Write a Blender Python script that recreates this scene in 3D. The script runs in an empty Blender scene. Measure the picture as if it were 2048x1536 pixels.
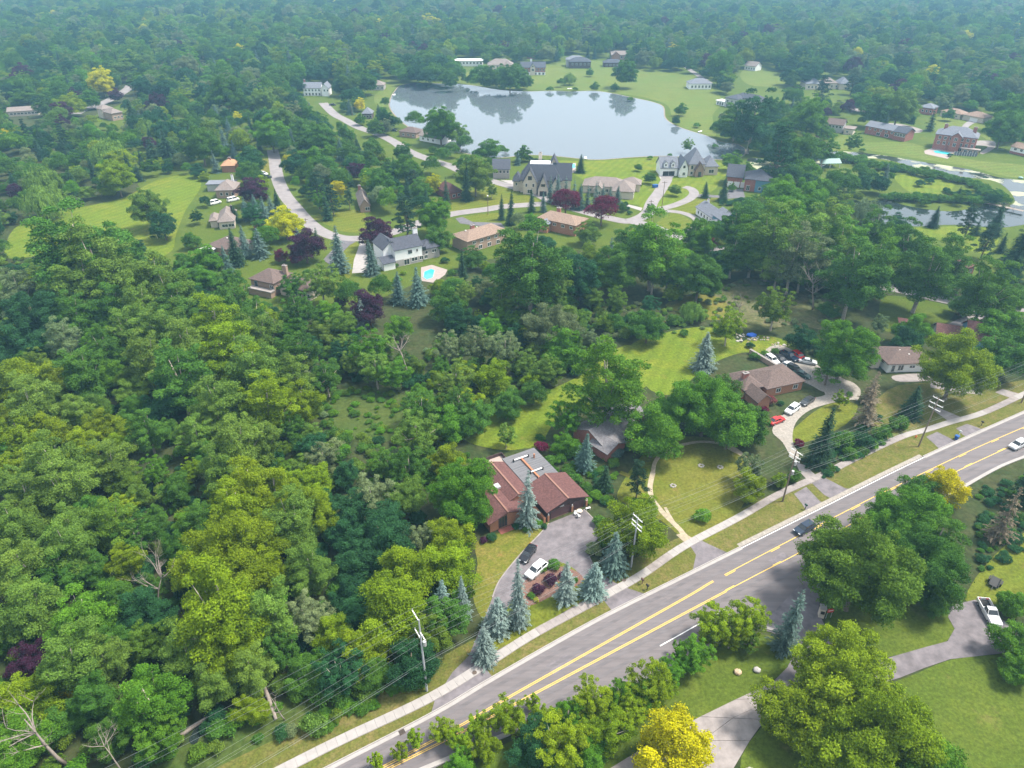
import bpy, bmesh, math, random
import numpy as np
from mathutils import Vector, Matrix
from mathutils.geometry import tessellate_polygon
R_ = math.radians
rnd = random.Random(7)
nr = np.random.RandomState(7)
C = bpy.context.scene.collection
scene = bpy.context.scene

# ------------------------------------------------------------------ camera, sky, sun, exposure
CAM_H, FPX, PITCH = 100.0, 1422.0, R_(32)
cam = bpy.data.cameras.new('camera'); cam_o = bpy.data.objects.new('camera', cam); C.objects.link(cam_o)
cam.sensor_width = 36.0; cam.lens = 36.0*FPX/2048.0; cam.clip_start = 1.0; cam.clip_end = 9000
cam_o.location = (0, 0, CAM_H); cam_o.rotation_euler = (R_(90)-PITCH, 0, 0)
scene.camera = cam_o
SUN_EL, SUN_AZ = R_(60), R_(80)          # azimuth clockwise from +Y
w = bpy.data.worlds.new('World'); scene.world = w; w.use_nodes = True
nt = w.node_tree; bg = nt.nodes['Background']
sky = nt.nodes.new('ShaderNodeTexSky'); sky.sky_type = 'NISHITA'; sky.sun_disc = False
sky.sun_elevation = SUN_EL; sky.sun_rotation = SUN_AZ; sky.air_density = 1.0; sky.dust_density = 4.0; sky.ozone_density = 1.0
mixw = nt.nodes.new('ShaderNodeMix'); mixw.data_type = 'RGBA'
mixw.inputs[0].default_value = 0.55                    # thin high cloud over the blue
nt.links.new(sky.outputs[0], mixw.inputs[6]); mixw.inputs[7].default_value = (9.4, 9.9, 10.4, 1)
nt.links.new(mixw.outputs[2], bg.inputs[0]); bg.inputs[1].default_value = 0.095
sun = bpy.data.lights.new('sun', 'SUN'); sun.energy = 3.6; sun.angle = R_(12); sun.color = (1.0, 0.94, 0.84)
sun_o = bpy.data.objects.new('sun', sun); C.objects.link(sun_o)
sd = Vector((math.sin(SUN_AZ)*math.cos(SUN_EL), math.cos(SUN_AZ)*math.cos(SUN_EL), math.sin(SUN_EL)))
sun_o.rotation_euler = sd.to_track_quat('Z', 'Y').to_euler(); sun_o.location = (200, -100, 400)
scene.view_settings.view_transform = 'Standard'; scene.view_settings.look = 'None'
scene.view_settings.exposure = 1.08; scene.view_settings.gamma = 1.0
scene.view_settings.use_curve_mapping = False
scene.cycles.max_bounces = 5; scene.cycles.diffuse_bounces = 3; scene.cycles.transmission_bounces = 3
scene.cycles.volume_bounces = 0; scene.cycles.transparent_max_bounces = 4
scene.cycles.use_denoising = True; scene.cycles.denoising_input_passes = 'RGB_ALBEDO_NORMAL'; scene.cycles.denoising_prefilter = 'ACCURATE'

# ------------------------------------------------------------------ survey: where a sight line meets a level
ST, CT = math.sin(PITCH), math.cos(PITCH)
def G(x, y, z=0.0):
    a = (x-1024)/FPX; b = -(y-768)/FPX
    t = (z-CAM_H)/(-ST+b*CT)
    return Vector((a*t, (CT+b*ST)*t, z))
def proj(p):
    dz = p[2]-CAM_H; zc = p[1]*CT-dz*ST; yc = p[1]*ST+dz*CT
    zc = max(zc, 1.0)
    return 1024+FPX*p[0]/zc, 768-FPX*yc/zc, zc
MS = 8
keep = np.zeros((1536//MS+40, 2048//MS+80), bool)      # plan of what stays free of planted trees (offset 40 cells)
def mask_poly(pts):
    pts = [(p[0]/MS+40, p[1]/MS+20) for p in pts]
    ys = [p[1] for p in pts]; n = len(pts)
    for r in range(max(0, int(min(ys))), min(keep.shape[0]-1, int(max(ys))+1)):
        y = r+.5; xs = []
        for i in range(n):
            (x0, y0), (x1, y1) = pts[i], pts[(i+1) % n]
            if (y0 <= y) != (y1 <= y): xs.append(x0+(y-y0)/(y1-y0)*(x1-x0))
        xs.sort()
        for k in range(0, len(xs)-1, 2):
            a = max(0, int(round(xs[k]))); b = min(keep.shape[1], int(round(xs[k+1])))
            keep[r, a:b] = True
def hull(ps):
    ps = sorted(set((round(p[0], 1), round(p[1], 1)) for p in ps))
    def half(q):
        o = []
        for p in q:
            while len(o) > 1 and (o[-1][0]-o[-2][0])*(p[1]-o[-2][1])-(o[-1][1]-o[-2][1])*(p[0]-o[-2][0]) <= 0: o.pop()
            o.append(p)
        return o
    return half(ps)[:-1]+half(ps[::-1])[:-1]

# ------------------------------------------------------------------ materials
def mat(name, col, rough=.8, nscale=0, namt=.25, col2=None, bump=0, metal=0, spec=.3, coords='POS', stretch=None, detail=6):
    m = bpy.data.materials.new(name); m.use_nodes = True
    n = m.node_tree.nodes; l = m.node_tree.links; b = n['Principled BSDF']
    b.inputs['Roughness'].default_value = rough; b.inputs['Metallic'].default_value = metal
    b.inputs['Specular IOR Level'].default_value = spec
    b.inputs['Base Color'].default_value = (*col, 1)
    if nscale:
        if coords == 'POS': g = n.new('ShaderNodeNewGeometry'); src = g.outputs['Position']
        else: g = n.new('ShaderNodeTexCoord'); src = g.outputs['Object']
        if stretch:
            mp = n.new('ShaderNodeMapping'); l.new(src, mp.inputs[0])
            mp.inputs['Rotation'].default_value = (0, 0, stretch[0]); mp.inputs['Scale'].default_value = stretch[1]; src = mp.outputs[0]
        t = n.new('ShaderNodeTexNoise'); l.new(src, t.inputs['Vector'])
        t.inputs['Scale'].default_value = nscale; t.inputs['Detail'].default_value = detail; t.inputs['Roughness'].default_value = .65
        r = n.new('ShaderNodeValToRGB'); l.new(t.outputs[0], r.inputs[0])
        c2 = col2 or tuple(min(1, c*(1+namt)) for c in col); c1 = col if col2 else tuple(c*(1-namt) for c in col)
        r.color_ramp.elements[0].position = .32; r.color_ramp.elements[1].position = .68
        r.color_ramp.elements[0].color = (*c1, 1); r.color_ramp.elements[1].color = (*c2, 1)
        l.new(r.outputs[0], b.inputs['Base Color'])
        if bump:
            bp = n.new('ShaderNodeBump'); bp.inputs['Strength'].default_value = bump; bp.inputs['Distance'].default_value = .1
            l.new(t.outputs[0], bp.inputs['Height']); l.new(bp.outputs[0], b.inputs['Normal'])
    return m
def grass_mat(name, c1, c2, c3, big=.035, fine=1.6, stripe=None):
    m = bpy.data.materials.new(name); m.use_nodes = True
    n = m.node_tree.nodes; l = m.node_tree.links; b = n['Principled BSDF']
    b.inputs['Roughness'].default_value = .9; b.inputs['Specular IOR Level'].default_value = .1
    g = n.new('ShaderNodeNewGeometry')
    def noise(s, d=5):
        t = n.new('ShaderNodeTexNoise'); l.new(g.outputs['Position'], t.inputs['Vector'])
        t.inputs['Scale'].default_value = s; t.inputs['Detail'].default_value = d; t.inputs['Roughness'].default_value = .7; return t.outputs[0]
    def mix(f, a, c, fac=None):
        x = n.new('ShaderNodeMix'); x.data_type = 'RGBA'
        r = n.new('ShaderNodeMapRange'); r.inputs[1].default_value = .38; r.inputs[2].default_value = .62; l.new(f, r.inputs[0]); l.new(r.outputs[0], x.inputs[0])
        for k, v in ((6, a), (7, c)):
            if isinstance(v, tuple): x.inputs[k].default_value = (*v, 1)
            else: l.new(v, x.inputs[k])
        return x.outputs[2]
    o = mix(noise(big), c1, c2); o = mix(noise(big*6, 8), o, c3)
    wn = n.new('ShaderNodeMapRange'); wn.inputs[1].default_value = .60; wn.inputs[2].default_value = .74; wn.inputs[4].default_value = .75; l.new(noise(.16, 7), wn.inputs[0])
    wx = n.new('ShaderNodeMix'); wx.data_type = 'RGBA'; l.new(wn.outputs[0], wx.inputs[0]); l.new(o, wx.inputs[6]); wx.inputs[7].default_value = (c2[0]*.95+.05, c2[1]*.55+.055, c2[2]*.5+.035, 1); o = wx.outputs[2]
    f = noise(fine, 6); rr = n.new('ShaderNodeMapRange'); rr.inputs[1].default_value = .3; rr.inputs[2].default_value = .7
    rr.inputs[3].default_value = .6; rr.inputs[4].default_value = 1.4; l.new(f, rr.inputs[0]); fac = rr.outputs[0]
    if stripe:
        mp = n.new('ShaderNodeMapping'); l.new(g.outputs['Position'], mp.inputs[0]); mp.inputs['Rotation'].default_value = (0, 0, stripe[0])
        wv = n.new('ShaderNodeTexWave'); wv.inputs['Scale'].default_value = stripe[1]; wv.inputs['Distortion'].default_value = .6; l.new(mp.outputs[0], wv.inputs['Vector'])
        r2 = n.new('ShaderNodeMapRange'); r2.inputs[3].default_value = .93; r2.inputs[4].default_value = 1.07; l.new(wv.outputs['Fac'], r2.inputs[0])
        mm = n.new('ShaderNodeMath'); mm.operation = 'MULTIPLY'; l.new(fac, mm.inputs[0]); l.new(r2.outputs[0], mm.inputs[1]); fac = mm.outputs[0]
    v = n.new('ShaderNodeVectorMath'); v.operation = 'SCALE'; l.new(o, v.inputs[0]); l.new(fac, v.inputs['Scale'])
    l.new(v.outputs[0], b.inputs['Base Color'])
    bp = n.new('ShaderNodeBump'); bp.inputs['Strength'].default_value = .5; bp.inputs['Distance'].default_value = .15
    l.new(f, bp.inputs['Height']); l.new(bp.outputs[0], b.inputs['Normal'])
    return m
def leaf_mat(name, attr):
    m = bpy.data.materials.new(name); m.use_nodes = True
    n = m.node_tree.nodes; l = m.node_tree.links; b = n['Principled BSDF']
    b.inputs['Roughness'].default_value = .75; b.inputs['Specular IOR Level'].default_value = .08
    if attr == 'INST':
        a = n.new('ShaderNodeAttribute'); a.attribute_type = 'INSTANCER'; a.attribute_name = 'icol'; col = a.outputs['Color']
    else:
        a = n.new('ShaderNodeObjectInfo'); col = a.outputs['Color']
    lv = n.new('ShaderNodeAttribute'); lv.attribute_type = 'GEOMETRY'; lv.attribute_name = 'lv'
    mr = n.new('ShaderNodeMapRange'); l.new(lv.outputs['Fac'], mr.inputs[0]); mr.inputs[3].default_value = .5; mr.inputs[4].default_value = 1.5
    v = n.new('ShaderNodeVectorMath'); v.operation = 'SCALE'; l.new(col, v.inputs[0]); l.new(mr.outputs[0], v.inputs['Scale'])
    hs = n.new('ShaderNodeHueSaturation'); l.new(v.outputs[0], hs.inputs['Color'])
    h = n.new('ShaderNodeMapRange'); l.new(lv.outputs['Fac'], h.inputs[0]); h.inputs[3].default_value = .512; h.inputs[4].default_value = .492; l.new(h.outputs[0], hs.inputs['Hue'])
    l.new(hs.outputs[0], b.inputs['Base Color'])
    tr = n.new('ShaderNodeBsdfTranslucent'); l.new(hs.outputs[0], tr.inputs[0])
    mx = n.new('ShaderNodeMixShader'); mx.inputs[0].default_value = .28
    l.new(b.outputs[0], mx.inputs[1]); l.new(tr.outputs[0], mx.inputs[2]); l.new(mx.outputs[0], n['Material Output'].inputs[0])
    return m
def water_mat(name, col, rough=.04, algae=None):
    m = bpy.data.materials.new(name); m.use_nodes = True
    n = m.node_tree.nodes; l = m.node_tree.links; b = n['Principled BSDF']
    b.inputs['Base Color'].default_value = (*col, 1); b.inputs['Roughness'].default_value = rough; b.inputs['Specular IOR Level'].default_value = .9
    g = n.new('ShaderNodeNewGeometry'); t = n.new('ShaderNodeTexNoise'); l.new(g.outputs['Position'], t.inputs['Vector'])
    t.inputs['Scale'].default_value = .35; t.inputs['Detail'].default_value = 4
    bp = n.new('ShaderNodeBump'); bp.inputs['Strength'].default_value = .12; bp.inputs['Distance'].default_value = .12
    l.new(t.outputs[0], bp.inputs['Height']); l.new(bp.outputs[0], b.inputs['Normal'])
    if algae:
        t2 = n.new('ShaderNodeTexNoise'); l.new(g.outputs['Position'], t2.inputs['Vector']); t2.inputs['Scale'].default_value = algae[1]; t2.inputs['Detail'].default_value = 5
        r = n.new('ShaderNodeMapRange'); r.inputs[1].default_value = algae[2]; r.inputs[2].default_value = algae[2]+.1; l.new(t2.outputs[0], r.inputs[0])
        x = n.new('ShaderNodeMix'); x.data_type = 'RGBA'; l.new(r.outputs[0], x.inputs[0]); x.inputs[6].default_value = (*col, 1); x.inputs[7].default_value = (*algae[0], 1); l.new(x.outputs[2], b.inputs['Base Color'])
        r3 = n.new('ShaderNodeMapRange'); r3.inputs[3].default_value = rough; r3.inputs[4].default_value = .8; l.new(r.outputs[0], r3.inputs[0]); l.new(r3.outputs[0], b.inputs['Roughness'])
    return m
def brick_mat(name, c1, c2, mortar, scale=1.0):
    m = bpy.data.materials.new(name); m.use_nodes = True
    n = m.node_tree.nodes; l = m.node_tree.links; b = n['Principled BSDF']; b.inputs['Roughness'].default_value = .9
    tc = n.new('ShaderNodeTexCoord'); sep = n.new('ShaderNodeSeparateXYZ'); l.new(tc.outputs['Object'], sep.inputs[0])
    ad = n.new('ShaderNodeMath'); l.new(sep.outputs[0], ad.inputs[0]); l.new(sep.outputs[1], ad.inputs[1])
    cb = n.new('ShaderNodeCombineXYZ'); l.new(ad.outputs[0], cb.inputs[0]); l.new(sep.outputs[2], cb.inputs[1])
    t = n.new('ShaderNodeTexBrick'); l.new(cb.outputs[0], t.inputs['Vector']); t.inputs['Scale'].default_value = 4*scale
    t.inputs['Color1'].default_value = (*c1, 1); t.inputs['Color2'].default_value = (*c2, 1); t.inputs['Mortar'].default_value = (*mortar, 1); t.inputs['Mortar Size'].default_value = .015
    l.new(t.outputs[0], b.inputs['Base Color']); return m
def shingle_mat(name, c):
    m = mat(name, c, .92, 2.2, .28, coords='OBJ', bump=.3, spec=.15)
    n = m.node_tree.nodes; l = m.node_tree.links; b = n['Principled BSDF']
    tc = n.new('ShaderNodeTexCoord'); sep = n.new('ShaderNodeSeparateXYZ'); l.new(tc.outputs['Object'], sep.inputs[0])
    ad = n.new('ShaderNodeMath'); l.new(sep.outputs[0], ad.inputs[0]); l.new(sep.outputs[1], ad.inputs[1])
    cb = n.new('ShaderNodeCombineXYZ'); l.new(ad.outputs[0], cb.inputs[0]); mz = n.new('ShaderNodeMath'); mz.operation = 'MULTIPLY'; mz.inputs[1].default_value = 2.5; l.new(sep.outputs[2], mz.inputs[0]); l.new(mz.outputs[0], cb.inputs[1])
    t = n.new('ShaderNodeTexBrick'); l.new(cb.outputs[0], t.inputs['Vector']); t.inputs['Scale'].default_value = 1.6
    t.inputs['Color1'].default_value = (1.12, 1.12, 1.12, 1); t.inputs['Color2'].default_value = (.86, .86, .86, 1); t.inputs['Mortar'].default_value = (.7, .7, .7, 1); t.inputs['Mortar Size'].default_value = .02
    mx = n.new('ShaderNodeMix'); mx.data_type = 'RGBA'; mx.blend_type = 'MULTIPLY'; mx.inputs[0].default_value = 1
    old = b.inputs['Base Color'].links[0].from_socket; l.new(old, mx.inputs[6]); l.new(t.outputs[0], mx.inputs[7]); l.new(mx.outputs[2], b.inputs['Base Color'])
    return m
RA = R_(31)
M = dict(
 base=grass_mat('woodland_floor', (.022, .04, .012), (.045, .065, .02), (.05, .055, .022), .03, .9),
 lawn=grass_mat('lawn_grass', (.09, .125, .012), (.14, .14, .02), (.10, .12, .014), .05, 1.7, (R_(60), .1)),
 lawn_c=grass_mat('worn_lawn_grass', (.085, .12, .012), (.15, .145, .03), (.11, .115, .018), .06, 1.6),
 lawn_y=grass_mat('dry_lawn_grass', (.12, .125, .018), (.18, .15, .04), (.10, .12, .015), .07, 2.2),
 lawn_b=grass_mat('bright_lawn_grass', (.105, .155, .012), (.15, .165, .018), (.09, .135, .012), .03, 1.5, (R_(25), .09)),
 lawn_d=grass_mat('dark_lawn_grass', (.058, .098, .012), (.09, .118, .016), (.065, .095, .012), .05, 1.8),
 far_lawn=grass_mat('mown_lawn_grass', (.085, .135, .022), (.125, .15, .03), (.10, .125, .024), .02, 1.0, (R_(80), .06)),
 rough=grass_mat('rough_meadow', (.04, .075, .016), (.07, .09, .02), (.055, .08, .018), .06, 1.1),
 marsh=grass_mat('marsh_mud', (.10, .11, .035), (.14, .12, .07), (.07, .085, .03), .07, .9),
 verge=grass_mat('verge_grass', (.10, .105, .024), (.16, .13, .05), (.085, .10, .018), .10, 2.5),
 asphalt=mat('asphalt_road', (.143, .128, .131), .9, .9, .15, bump=.05, stretch=(-RA, (.05, 1.3, 1))),
 drive=mat('asphalt_drive', (.15, .135, .145), .9, .5, .3, bump=.05),
 dark_drive=mat('dark_asphalt_drive', (.12, .115, .125), .9, .6, .2),
 street=mat('neighbourhood_street', (.23, .21, .21), .9, .3, .15),
 concrete=mat('concrete', (.31, .29, .278), .85, .8, .10),
 concrete_old=mat('old_concrete', (.25, .222, .212), .9, .7, .2),
 dirt=mat('bare_dirt', (.33, .28, .2), .95, 1.2, .25, bump=.2),
 gravel=mat('gravel', (.27, .245, .215), .95, 1.8, .25, bump=.3),
 yellow=mat('yellow_paint', (.70, .45, .09), .7, 3, .12), white=mat('white_paint', (.78, .77, .75), .7, 3, .08),
 water=water_mat('lake_water', (.10, .12, .135), .03), canal=water_mat('canal_water', (.03, .035, .03), .05, ((.30, .31, .19), .09, .5)),
 pond=water_mat('pond_water', (.02, .03, .028), .04), pool=water_mat('pool_water', (.05, .52, .58), .06),
 pooldk=mat('pool_deck', (.30, .25, .23), .8, 1, .1),
 bark=mat('bark', (.16, .13, .10), .95, 3, .35, coords='OBJ', bump=.4), bark_pale=mat('pale_bark', (.34, .30, .25), .95, 3, .3, coords='OBJ', bump=.4),
 deadwood=mat('dead_wood', (.27, .23, .20), .95, 3, .25, coords='OBJ'),
 pole=mat('weathered_pole', (.20, .15, .11), .95, 2, .2, coords='OBJ'), pole_grey=mat('grey_pole', (.36, .37, .38), .85, 2, .15, coords='OBJ'),
 steel=mat('galvanised_steel', (.55, .56, .57), .5, metal=.5), wire=mat('aluminium_wire', (.24, .26, .26), .5, metal=.3),
 dark=mat('dark_metal', (.03, .03, .03), .6), rubber=mat('tyre_rubber', (.025, .025, .025), .9), rim=mat('alloy_rim', (.45, .45, .46), .35, metal=.8),
 glass=mat('car_glass', (.02, .025, .03), .05, spec=.8), pane=mat('window_glass', (.035, .045, .05), .06, spec=.9),
 trim=mat('white_trim', (.75, .74, .72), .7), brown=mat('brown_trim', (.13, .075, .06), .8),
 siding=mat('brown_board_siding', (.085, .055, .055), .85, 6, .2, coords='OBJ', stretch=(0, (1, 1, .05))),
 gdoor=mat('brown_garage_door', (.105, .055, .06), .8), white_wall=mat('white_siding', (.80, .80, .80), .8, 4, .05, coords='OBJ', stretch=(0, (.1, .1, 3))),
 stone=brick_mat('grey_stone_veneer', (.36, .33, .31), (.28, .26, .25), (.42, .4, .38), .6),
 brick_orange=brick_mat('orange_brick', (.40, .17, .085), (.30, .12, .06), (.35, .27, .22)),
 brick_red=brick_mat('red_brick', (.33, .10, .07), (.25, .075, .055), (.36, .28, .25)),
 brick_tan=brick_mat('tan_brick', (.36, .24, .17), (.29, .19, .14), (.38, .32, .27)),
 cream=mat('cream_stucco', (.55, .48, .40), .9, 1.5, .12, coords='OBJ'), blue_wall=mat('blue_siding', (.10, .22, .31), .8, 4, .08, coords='OBJ'),
 grey_wall=mat('grey_siding', (.40, .40, .40), .8, 2, .1, coords='OBJ'),
 r_maroon=shingle_mat('red_brown_shingles', (.125, .062, .058)), r_brown=shingle_mat('brown_shingles', (.135, .10, .09)), r_tan=shingle_mat('tan_shingles', (.25, .18, .14)),
 r_grey=shingle_mat('grey_shingles', (.18, .172, .182)), r_slate=shingle_mat('slate_blue_shingles', (.075, .08, .10)), r_weather=shingle_mat('weathered_shingles', (.22, .185, .17)),
 r_orange=shingle_mat('orange_shingles', (.42, .24, .14)), r_teal=mat('teal_metal_roof', (.20, .33, .30), .5), r_white=mat('white_roof', (.8, .8, .8), .6), r_steel=shingle_mat('blue_grey_shingles', (.17, .18, .21)),
 flat_roof=mat('flat_felt_roof', (.14, .14, .15), .85, 1, .2, coords='OBJ', stretch=(0, (.15, 3, 1))),
 red=mat('red_paint', (.55, .03, .03), .4), blue=mat('blue_plastic', (.02, .09, .30), .5), green_p=mat('green_plastic', (.02, .06, .045), .6), orange=mat('orange_paint', (.6, .16, .05), .6),
 tarp=mat('blue_tarp', (.03, .13, .55), .5), rock=mat('boulder_stone', (.38, .36, .34), .95, 2, .25, coords='OBJ', bump=.3), rock_o=mat('sandy_boulder', (.48, .36, .24), .95, 2, .25, coords='OBJ', bump=.3),
 iron=mat('cast_iron', (.10, .075, .06), .8), headlamp=mat('headlamp_glass', (.7, .72, .75), .15), tail=mat('tail_lamp', (.35, .01, .01), .3), plastic=mat('white_plastic', (.8, .8, .8), .5),
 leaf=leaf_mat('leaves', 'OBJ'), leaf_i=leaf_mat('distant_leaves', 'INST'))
def car_paint(name, c, metal=0.0):
    m = mat(name, c, .28, spec=.45, metal=metal); b = m.node_tree.nodes['Principled BSDF']; b.inputs['Coat Weight'].default_value = .3; b.inputs['Coat Roughness'].default_value = .05; return m

# ------------------------------------------------------------------ object helpers
def tag(o, label=None, cat=None, group=None, kind=None):
    if label: o['label'] = label
    if cat: o['category'] = cat
    if group: o['group'] = group
    if kind: o['kind'] = kind
    return o
def link(name, me, parent=None):
    o = bpy.data.objects.new(name, me); C.objects.link(o)
    if parent: o.parent = parent
    return o
def empty(name, loc, rz, label, cat, group=None):
    o = bpy.data.objects.new(name, None); C.objects.link(o); o.location = loc; o.rotation_euler = (0, 0, rz); o.empty_display_size = .2
    return tag(o, label, cat, group)
class MB:
    def __init__(s): s.v = []; s.f = []
    def add(s, vs, fs):
        k = len(s.v); s.v += [tuple(v) for v in vs]; s.f += [tuple(i+k for i in f) for f in fs]; return s
    def box(s, x0, y0, z0, x1, y1, z1):
        v = [(x0,y0,z0),(x1,y0,z0),(x1,y1,z0),(x0,y1,z0),(x0,y0,z1),(x1,y0,z1),(x1,y1,z1),(x0,y1,z1)]
        return s.add(v, [(3,2,1,0),(4,5,6,7),(0,1,5,4),(1,2,6,5),(2,3,7,6),(3,0,4,7)])
    def tube(s, pts, rad, n=8, caps=True):
        pts = [Vector(p) for p in pts]; rad = rad if isinstance(rad, (list, tuple)) else [rad]*len(pts); k = len(s.v)
        for i, p in enumerate(pts):
            d = (pts[min(i+1, len(pts)-1)]-pts[max(i-1, 0)]).normalized()
            a = d.orthogonal().normalized() if abs(d.z) < .9 else Vector((1, 0, 0)); a = (a-d*a.dot(d)).normalized(); b = d.cross(a)
            for j in range(n):
                t = 2*math.pi*j/n; s.v.append(tuple(p+(a*math.cos(t)+b*math.sin(t))*rad[i]))
        for i in range(len(pts)-1):
            for j in range(n):
                q = (j+1) % n; s.f.append((k+i*n+j, k+i*n+q, k+(i+1)*n+q, k+(i+1)*n+j))
        if caps: s.f.append(tuple(k+j for j in range(n-1, -1, -1))); s.f.append(tuple(k+(len(pts)-1)*n+j for j in range(n)))
        return s
    def blob(s, c, r, seed=0, rough=.2, n=2):
        bm = bmesh.new(); bmesh.ops.create_icosphere(bm, subdivisions=n, radius=1); rr = random.Random(seed)
        vs = []
        for v in bm.verts:
            k = 1+rr.uniform(-rough, rough); vs.append((c[0]+v.co.x*r[0]*k, c[1]+v.co.y*r[1]*k, c[2]+v.co.z*r[2]*k))
        bm.verts.ensure_lookup_table(); fs = [tuple(v.index for v in f.verts) for f in bm.faces]; bm.free(); return s.add(vs, fs)
    def mesh(s, name, m, smooth=False):
        me = bpy.data.meshes.new(name); me.from_pydata(s.v, [], s.f); me.materials.append(m)
        if smooth: me.polygons.foreach_set('use_smooth', [True]*len(me.polygons))
        me.update(); return me
    def build(s, name, m, parent=None, smooth=False, loc=None):
        o = link(name, s.mesh(name, m, smooth), parent)
        if loc is not None: o.location = loc
        return o
def smooth_pts(pts, closed=True, k=4):
    out = []; n = len(pts)
    for i in range(n if closed else n-1):
        p = [pts[(i+j) % n] if closed else pts[min(max(i+j, 0), n-1)] for j in (-1, 0, 1, 2)]
        for t in range(k):
            u = t/k
            out.append(tuple(.5*((2*p[1][a])+(-p[0][a]+p[2][a])*u+(2*p[0][a]-5*p[1][a]+4*p[2][a]-p[3][a])*u*u+(-p[0][a]+3*p[1][a]-3*p[2][a]+p[3][a])*u**3) for a in range(2)))
    if not closed: out.append(tuple(pts[-1][:2]))
    return out
ZI = [0]
def lift(z): ZI[0] += 1; return z+.0005*(ZI[0] % 60)
def sheet(name, px, m, z, smooth=True, kind='structure', mask=True, thick=0, parent=None):
    z = lift(z)
    if mask: mask_poly(px)
    q = [tuple(G(x, y)[:2]) for x, y in px]
    if smooth: q = smooth_pts(q)
    vs = [Vector((x, y, z)) for x, y in q]; tris = tessellate_polygon([vs]); n = len(vs); b = MB()
    fs = []
    for t in tris:
        nn = (vs[t[1]]-vs[t[0]]).cross(vs[t[2]]-vs[t[0]]); fs.append(t if nn.z > 0 else t[::-1])
    b.add(vs, fs)
    if thick:
        b.add(vs+[v-Vector((0, 0, thick)) for v in vs], [(i, (i+1) % n, n+(i+1) % n, n+i) for i in range(n)])
    o = b.build(name, m, parent)
    if kind and not parent: tag(o, kind=kind)
    return o
def offs(pts, d):
    out = []
    for i, p in enumerate(pts):
        a = pts[max(i-1, 0)]; c = pts[min(i+1, len(pts)-1)]; t = Vector((c[0]-a[0], c[1]-a[1])).normalized()
        out.append((p[0]-t.y*d, p[1]+t.x*d))
    return out
def strip(name, w, d0, d1, m, z, thick=0, kind='structure', parent=None, mask=False):
    a, c = offs(w, d0), offs(w, d1); n = len(w); b = MB(); z = lift(z)
    vs = [(x, y, z) for x, y in a]+[(x, y, z) for x, y in c]
    b.add(vs, [(i, i+1, n+i+1, n+i) if d1 > d0 else (n+i, n+i+1, i+1, i) for i in range(n-1)])
    if thick:
        for side in (a, c):
            b.add([(x, y, z) for x, y in side]+[(x, y, z-thick) for x, y in side], [(i, i+1, n+i+1, n+i) for i in range(n-1)])
    if mask:
        e = [proj((x, y, 0))[:2] for x, y in a]+[proj((x, y, 0))[:2] for x, y in c[::-1]]; mask_poly(e)
    o = b.build(name, m, parent)
    if kind and not parent: tag(o, kind=kind)
    return o
def gpoly(px, k=6): return smooth_pts([tuple(G(x, y)[:2]) for x, y in px], False, k)
def extend(w, a, b):
    p, q = Vector(w[0]), Vector(w[1]); r, s = Vector(w[-1]), Vector(w[-2])
    return [tuple(p+(p-q).normalized()*a)]+list(w)+[tuple(r+(r-s).normalized()*b)]
# ------------------------------------------------------------------ ground, water, roads
b = MB(); b.add([(-5200,-600,0),(5200,-600,0),(5200,7000,0),(-5200,7000,0)], [(0,1,2,3)]); tag(b.build('ground', M['base']), kind='structure')
# neighbourhood turf under the far houses and lake banks
sheet('suburb_turf', [(360,600),(300,430),(250,330),(150,260),(300,190),(560,140),(900,100),(1400,90),(2120,140),(2160,420),(2160,560),(1700,560),(1350,520),(1100,500),(900,540),(700,620),(560,620)], M['lawn_d'], .02, mask=False)
LAKE = [(783,195),(790,183),(802,171),(830,166),(870,167),(910,168),(945,171),(980,177),(1010,181),(1060,183),(1100,182),(1150,183),(1190,182),(1230,188),(1262,195),(1300,203),(1325,213),(1329,235),(1348,250),(1380,262),(1410,271),(1440,283),(1474,289),(1490,300),(1480,314),(1440,319),(1400,316),(1330,312),(1270,314),(1200,319),(1160,317),(1100,311),(1050,310),(1000,315),(940,308),(900,295),(850,270),(820,255),(795,235),(780,213)]
sheet('lake', LAKE, M['water'], .06)
lw = smooth_pts([tuple(G(x,y)[:2]) for x,y in LAKE]); lw.append(lw[0])
strip('lake_shore', lw, -1.3, .9, mat('shore_stones', (.20,.17,.13), .9, 1.2, .4), .05)
CANAL = [(1500,316),(1560,320),(1640,306),(1690,303),(1767,311),(1839,323),(1939,339),(1998,355),(2060,363),(2120,380),(2110,420),(2040,425),(2018,414),(2030,402),(2012,376),(1979,360),(1899,352),(1839,338),(1769,319),(1700,319),(1600,345),(1549,352),(1500,330)]
sheet('canal', CANAL, M['canal'], .06)
sheet('pond', [(1715,405),(1775,402),(1819,413),(1899,423),(1969,413),(2018,415),(2060,412),(2080,440),(2000,456),(1945,451),(1889,450),(1827,453),(1763,447),(1716,428)], M['pond'], .07)
def lawn(name, m, px, z=.035, **k): return sheet(name, px, M[m], z, **k)
lawn('lake_lawn','lawn_b',[(1110,322),(1174,322),(1273,317),(1324,315),(1440,325),(1462,340),(1440,360),(1420,385),(1300,420),(1275,410),(1230,400),(1150,350),(1110,338)])
lawn('hill_lawn','far_lawn',[(905,166),(925,146),(1016,133),(1116,126),(1200,122),(1290,140),(1366,148),(1402,158),(1445,200),(1425,230),(1432,272),(1400,265),(1350,247),(1336,212),(1300,198),(1260,190),(1150,180),(1060,180),(980,174)])
lawn('west_bank_lawn','far_lawn',[(775,160),(800,165),(785,182),(778,200),(780,215),(755,212),(748,195),(760,180)])
lawn('canal_lawn','far_lawn',[(1560,315),(1640,300),(1690,268),(1730,284),(1810,284),(1862,298),(1900,310),(1960,322),(2048,330),(2110,345),(2110,370),(2048,358),(1998,350),(1939,334),(1839,318),(1767,306),(1700,299)])
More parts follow.
